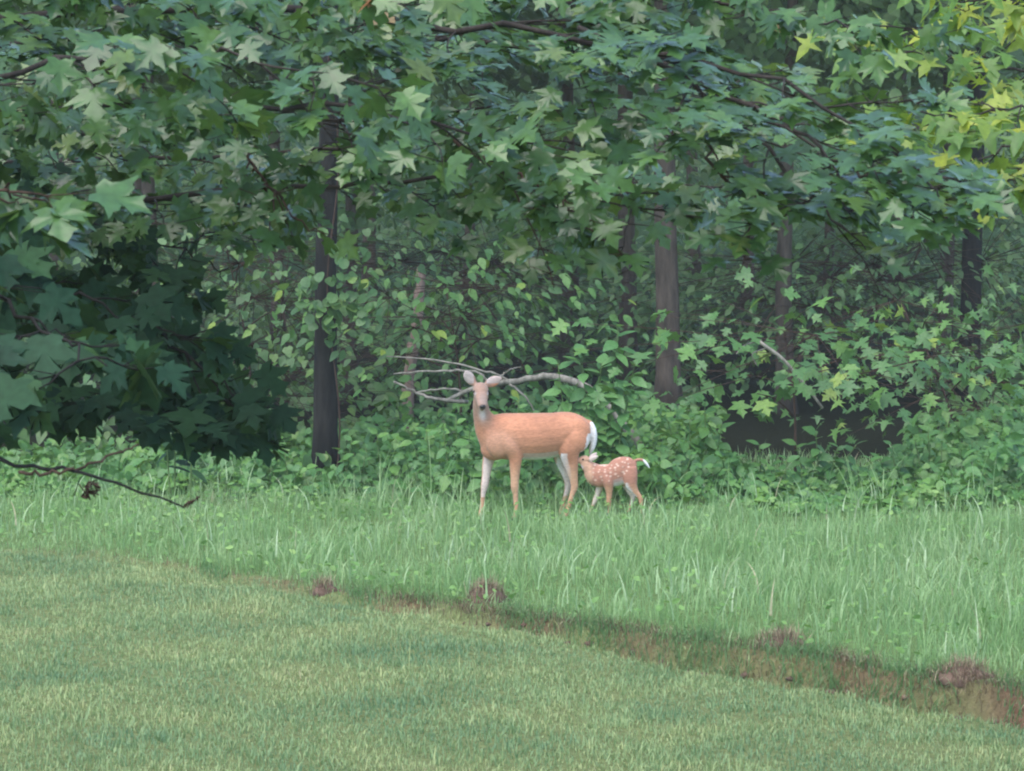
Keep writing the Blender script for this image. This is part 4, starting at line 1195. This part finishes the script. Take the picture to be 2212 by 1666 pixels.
# ------------------------------------------------------------------ single tufts and clods
def tuft(name, label, px, py_base, d, n, h, wd, spread, mat, cat='grass tuft', group=None, bend=(.3, 1.4)):
    x = P(px, 900, d)[0]
    b = np.array([x, d, float(ground_z(x, d))])
    root = empty(name, b); tag(root, label, cat, group)
    for i in range(n):
        a = rng.uniform(0, 2 * math.pi)
        V, F = blades(np.array([b[0] + rng.normal(0, spread)]), np.array([b[1] + rng.normal(0, spread)]), np.array([b[2] - .01]), np.array([h * rng.uniform(.6, 1.15)]), np.array([wd * rng.uniform(.7, 1.3)]),
                      np.array([a]), np.array([rng.uniform(*bend)]), 7, np.array([rng.uniform(-.7, .7)]))
        link('blade', mesh_np('blade', V, F, 4), root, mat)
    return root
for i, (px, d, h, n) in enumerate([(830, 29.8, .62, 9), (985, 28.6, .55, 9), (740, 30.2, .50, 8), (1045, 27.8, .45, 8), (1565, 28.8, .60, 7), (1850, 28.4, .62, 8), (1900, 28.8, .66, 6), (2130, 28.5, .60, 7), (2060, 26.0, .48, 8), (700, 25.8, .5, 10), (930, 30.0, .8, 4)]):
    tuft('tall_grass_tuft', 'tuft of long arching grass blades standing above the meadow', px, 0, d, n, h, .016, .05, M['meadow'], group='long grass tufts in the meadow')
tuft('foreleg_weed', 'broad pale grass stalk crossing in front of the forelegs of the doe', 1030, 0, 28.2, 3, .75, .02, .03, M['meadow'], bend=(.4, .8))
def tuft_mound(name, label, px, py, w_, h_, n, cat='dead grass'):
    v = (385.5 - py * S2) / FPX; k = CZ / (sp - v * cp); y0 = (cp + v * sp) * k; x0 = ((px * S2 - 512) / FPX) * k
    root = empty(name, (x0, y0, float(ground_z(x0, y0)))); tag(root, label, cat)
    mb = MB(); vs, fs = [], []
    U, W = 7, 14
    for i in range(U + 1):
        th = math.pi / 2 * i / U
        for j in range(W):
            ph = 2 * math.pi * j / W
            rr = w_ * math.cos(th) * (1 + .18 * math.sin(3 * ph + i) + .1 * math.sin(7 * ph))
            vs.append((x0 + rr * math.cos(ph), y0 + rr * .7 * math.sin(ph), float(ground_z(x0, y0)) - .04 + h_ * math.sin(th) * (1 + .1 * math.sin(5 * ph))))
    for i in range(U):
        for j in range(W):
            fs.append((i * W + j, i * W + (j + 1) % W, (i + 1) * W + (j + 1) % W, (i + 1) * W + j))
    mb.add(vs, fs)
    link('mound', mb.mesh('mound'), root, M['soil'])
    x = x0 + rng.normal(0, w_ * .5, n); y = y0 + rng.normal(0, w_ * .35, n)
    rr = np.clip(1 - np.hypot((x - x0) / w_, (y - y0) / (w_ * .7)) ** 2, 0, 1)
    z = float(ground_z(x0, y0)) - .03 + h_ * np.sqrt(rr) * .9
    V, F = blades(x, y, z, rng.uniform(.06, .15, n), rng.uniform(.003, .006, n), rng.uniform(0, 6.28, n), rng.uniform(.6, 2.4, n), 3, rng.uniform(-.5, .5, n))
    o = link('dead_blades', mesh_np('dead_blades', V, F, 4), root, M['dry']); o['kind'] = 'stuff'
    return root
tuft_mound('dead_grass_clump', 'reddish brown mound of dead grass at the meadow edge', 1050, 1318, .17, .16, 320)
tuft_mound('earth_clump', 'small dark clump of earth and roots under green grass', 705, 1285, .12, .09, 120, 'earth clump')
tuft_mound('root_clump', 'broad dark brown root clump bulging from the earth bank', 1690, 1440, .20, .09, 260, 'earth clump')
tuft_mound('bank_clump', 'straw-topped earth clump where the bank is highest', 2080, 1520, .20, .10, 240, 'earth clump')

_cl = random.Random(3)
for i in range(16):
    x0 = -.6 + i * .24 + _cl.uniform(-.06, .06)
    y0 = float(edge_y(x0)) + _cl.uniform(-.12, .05)
    z0 = float(ground_z(x0, y0))
    r = _cl.uniform(.014, .034)
    mb = MB(); vs, fs = [], []
    for a in range(6):
        th = math.pi * a / 5
        for b_ in range(8):
            ph = 2 * math.pi * b_ / 8
            rr = r * (1 + .25 * math.sin(2 * ph + a * 1.7 + i) + .15 * math.sin(5 * ph + i))
            vs.append((x0 + rr * 1.3 * math.sin(th) * math.cos(ph), y0 + rr * math.sin(th) * math.sin(ph), z0 + .2 * r + rr * .7 * math.cos(th)))
    for a in range(5):
        for b_ in range(8):
            fs.append((a * 8 + b_, (a + 1) * 8 + b_, (a + 1) * 8 + (b_ + 1) % 8, a * 8 + (b_ + 1) % 8))
    mb.add(vs, fs)
    o = link('earth_clod', mb.mesh('earth_clod'), None, M['soil'])
    tag(o, 'small crumbly brown clod lying at the foot of the earth bank', 'clod', 'earth clods along the bank')

# ------------------------------------------------------------------ thin summer haze
hz = MB()
lo, hi_ = (-125, -55, -1.6), (125, 145, 27.0)
hz.add([(lo[0], lo[1], lo[2]), (hi_[0], lo[1], lo[2]), (hi_[0], hi_[1], lo[2]), (lo[0], hi_[1], lo[2]), (lo[0], lo[1], hi_[2]), (hi_[0], lo[1], hi_[2]), (hi_[0], hi_[1], hi_[2]), (lo[0], hi_[1], hi_[2])],
       [(0, 3, 2, 1), (4, 5, 6, 7), (0, 1, 5, 4), (1, 2, 6, 5), (2, 3, 7, 6), (3, 0, 4, 7)])
hm = bpy.data.materials.new('haze_air'); hm.use_nodes = True
hn = hm.node_tree
hn.nodes.remove(hn.nodes['Principled BSDF'])
pv = hn.nodes.new('ShaderNodeVolumePrincipled')
pv.inputs['Color'].default_value = (.86, .92, .88, 1)
pv.inputs['Density'].default_value = 0.0009
hn.links.new(pv.outputs[0], hn.nodes['Material Output'].inputs['Volume'])
haze = link('haze', hz.mesh('haze', False), None, hm)
tag(haze, 'thin pale haze hanging in the clearing and the wood', 'haze', kind='stuff')
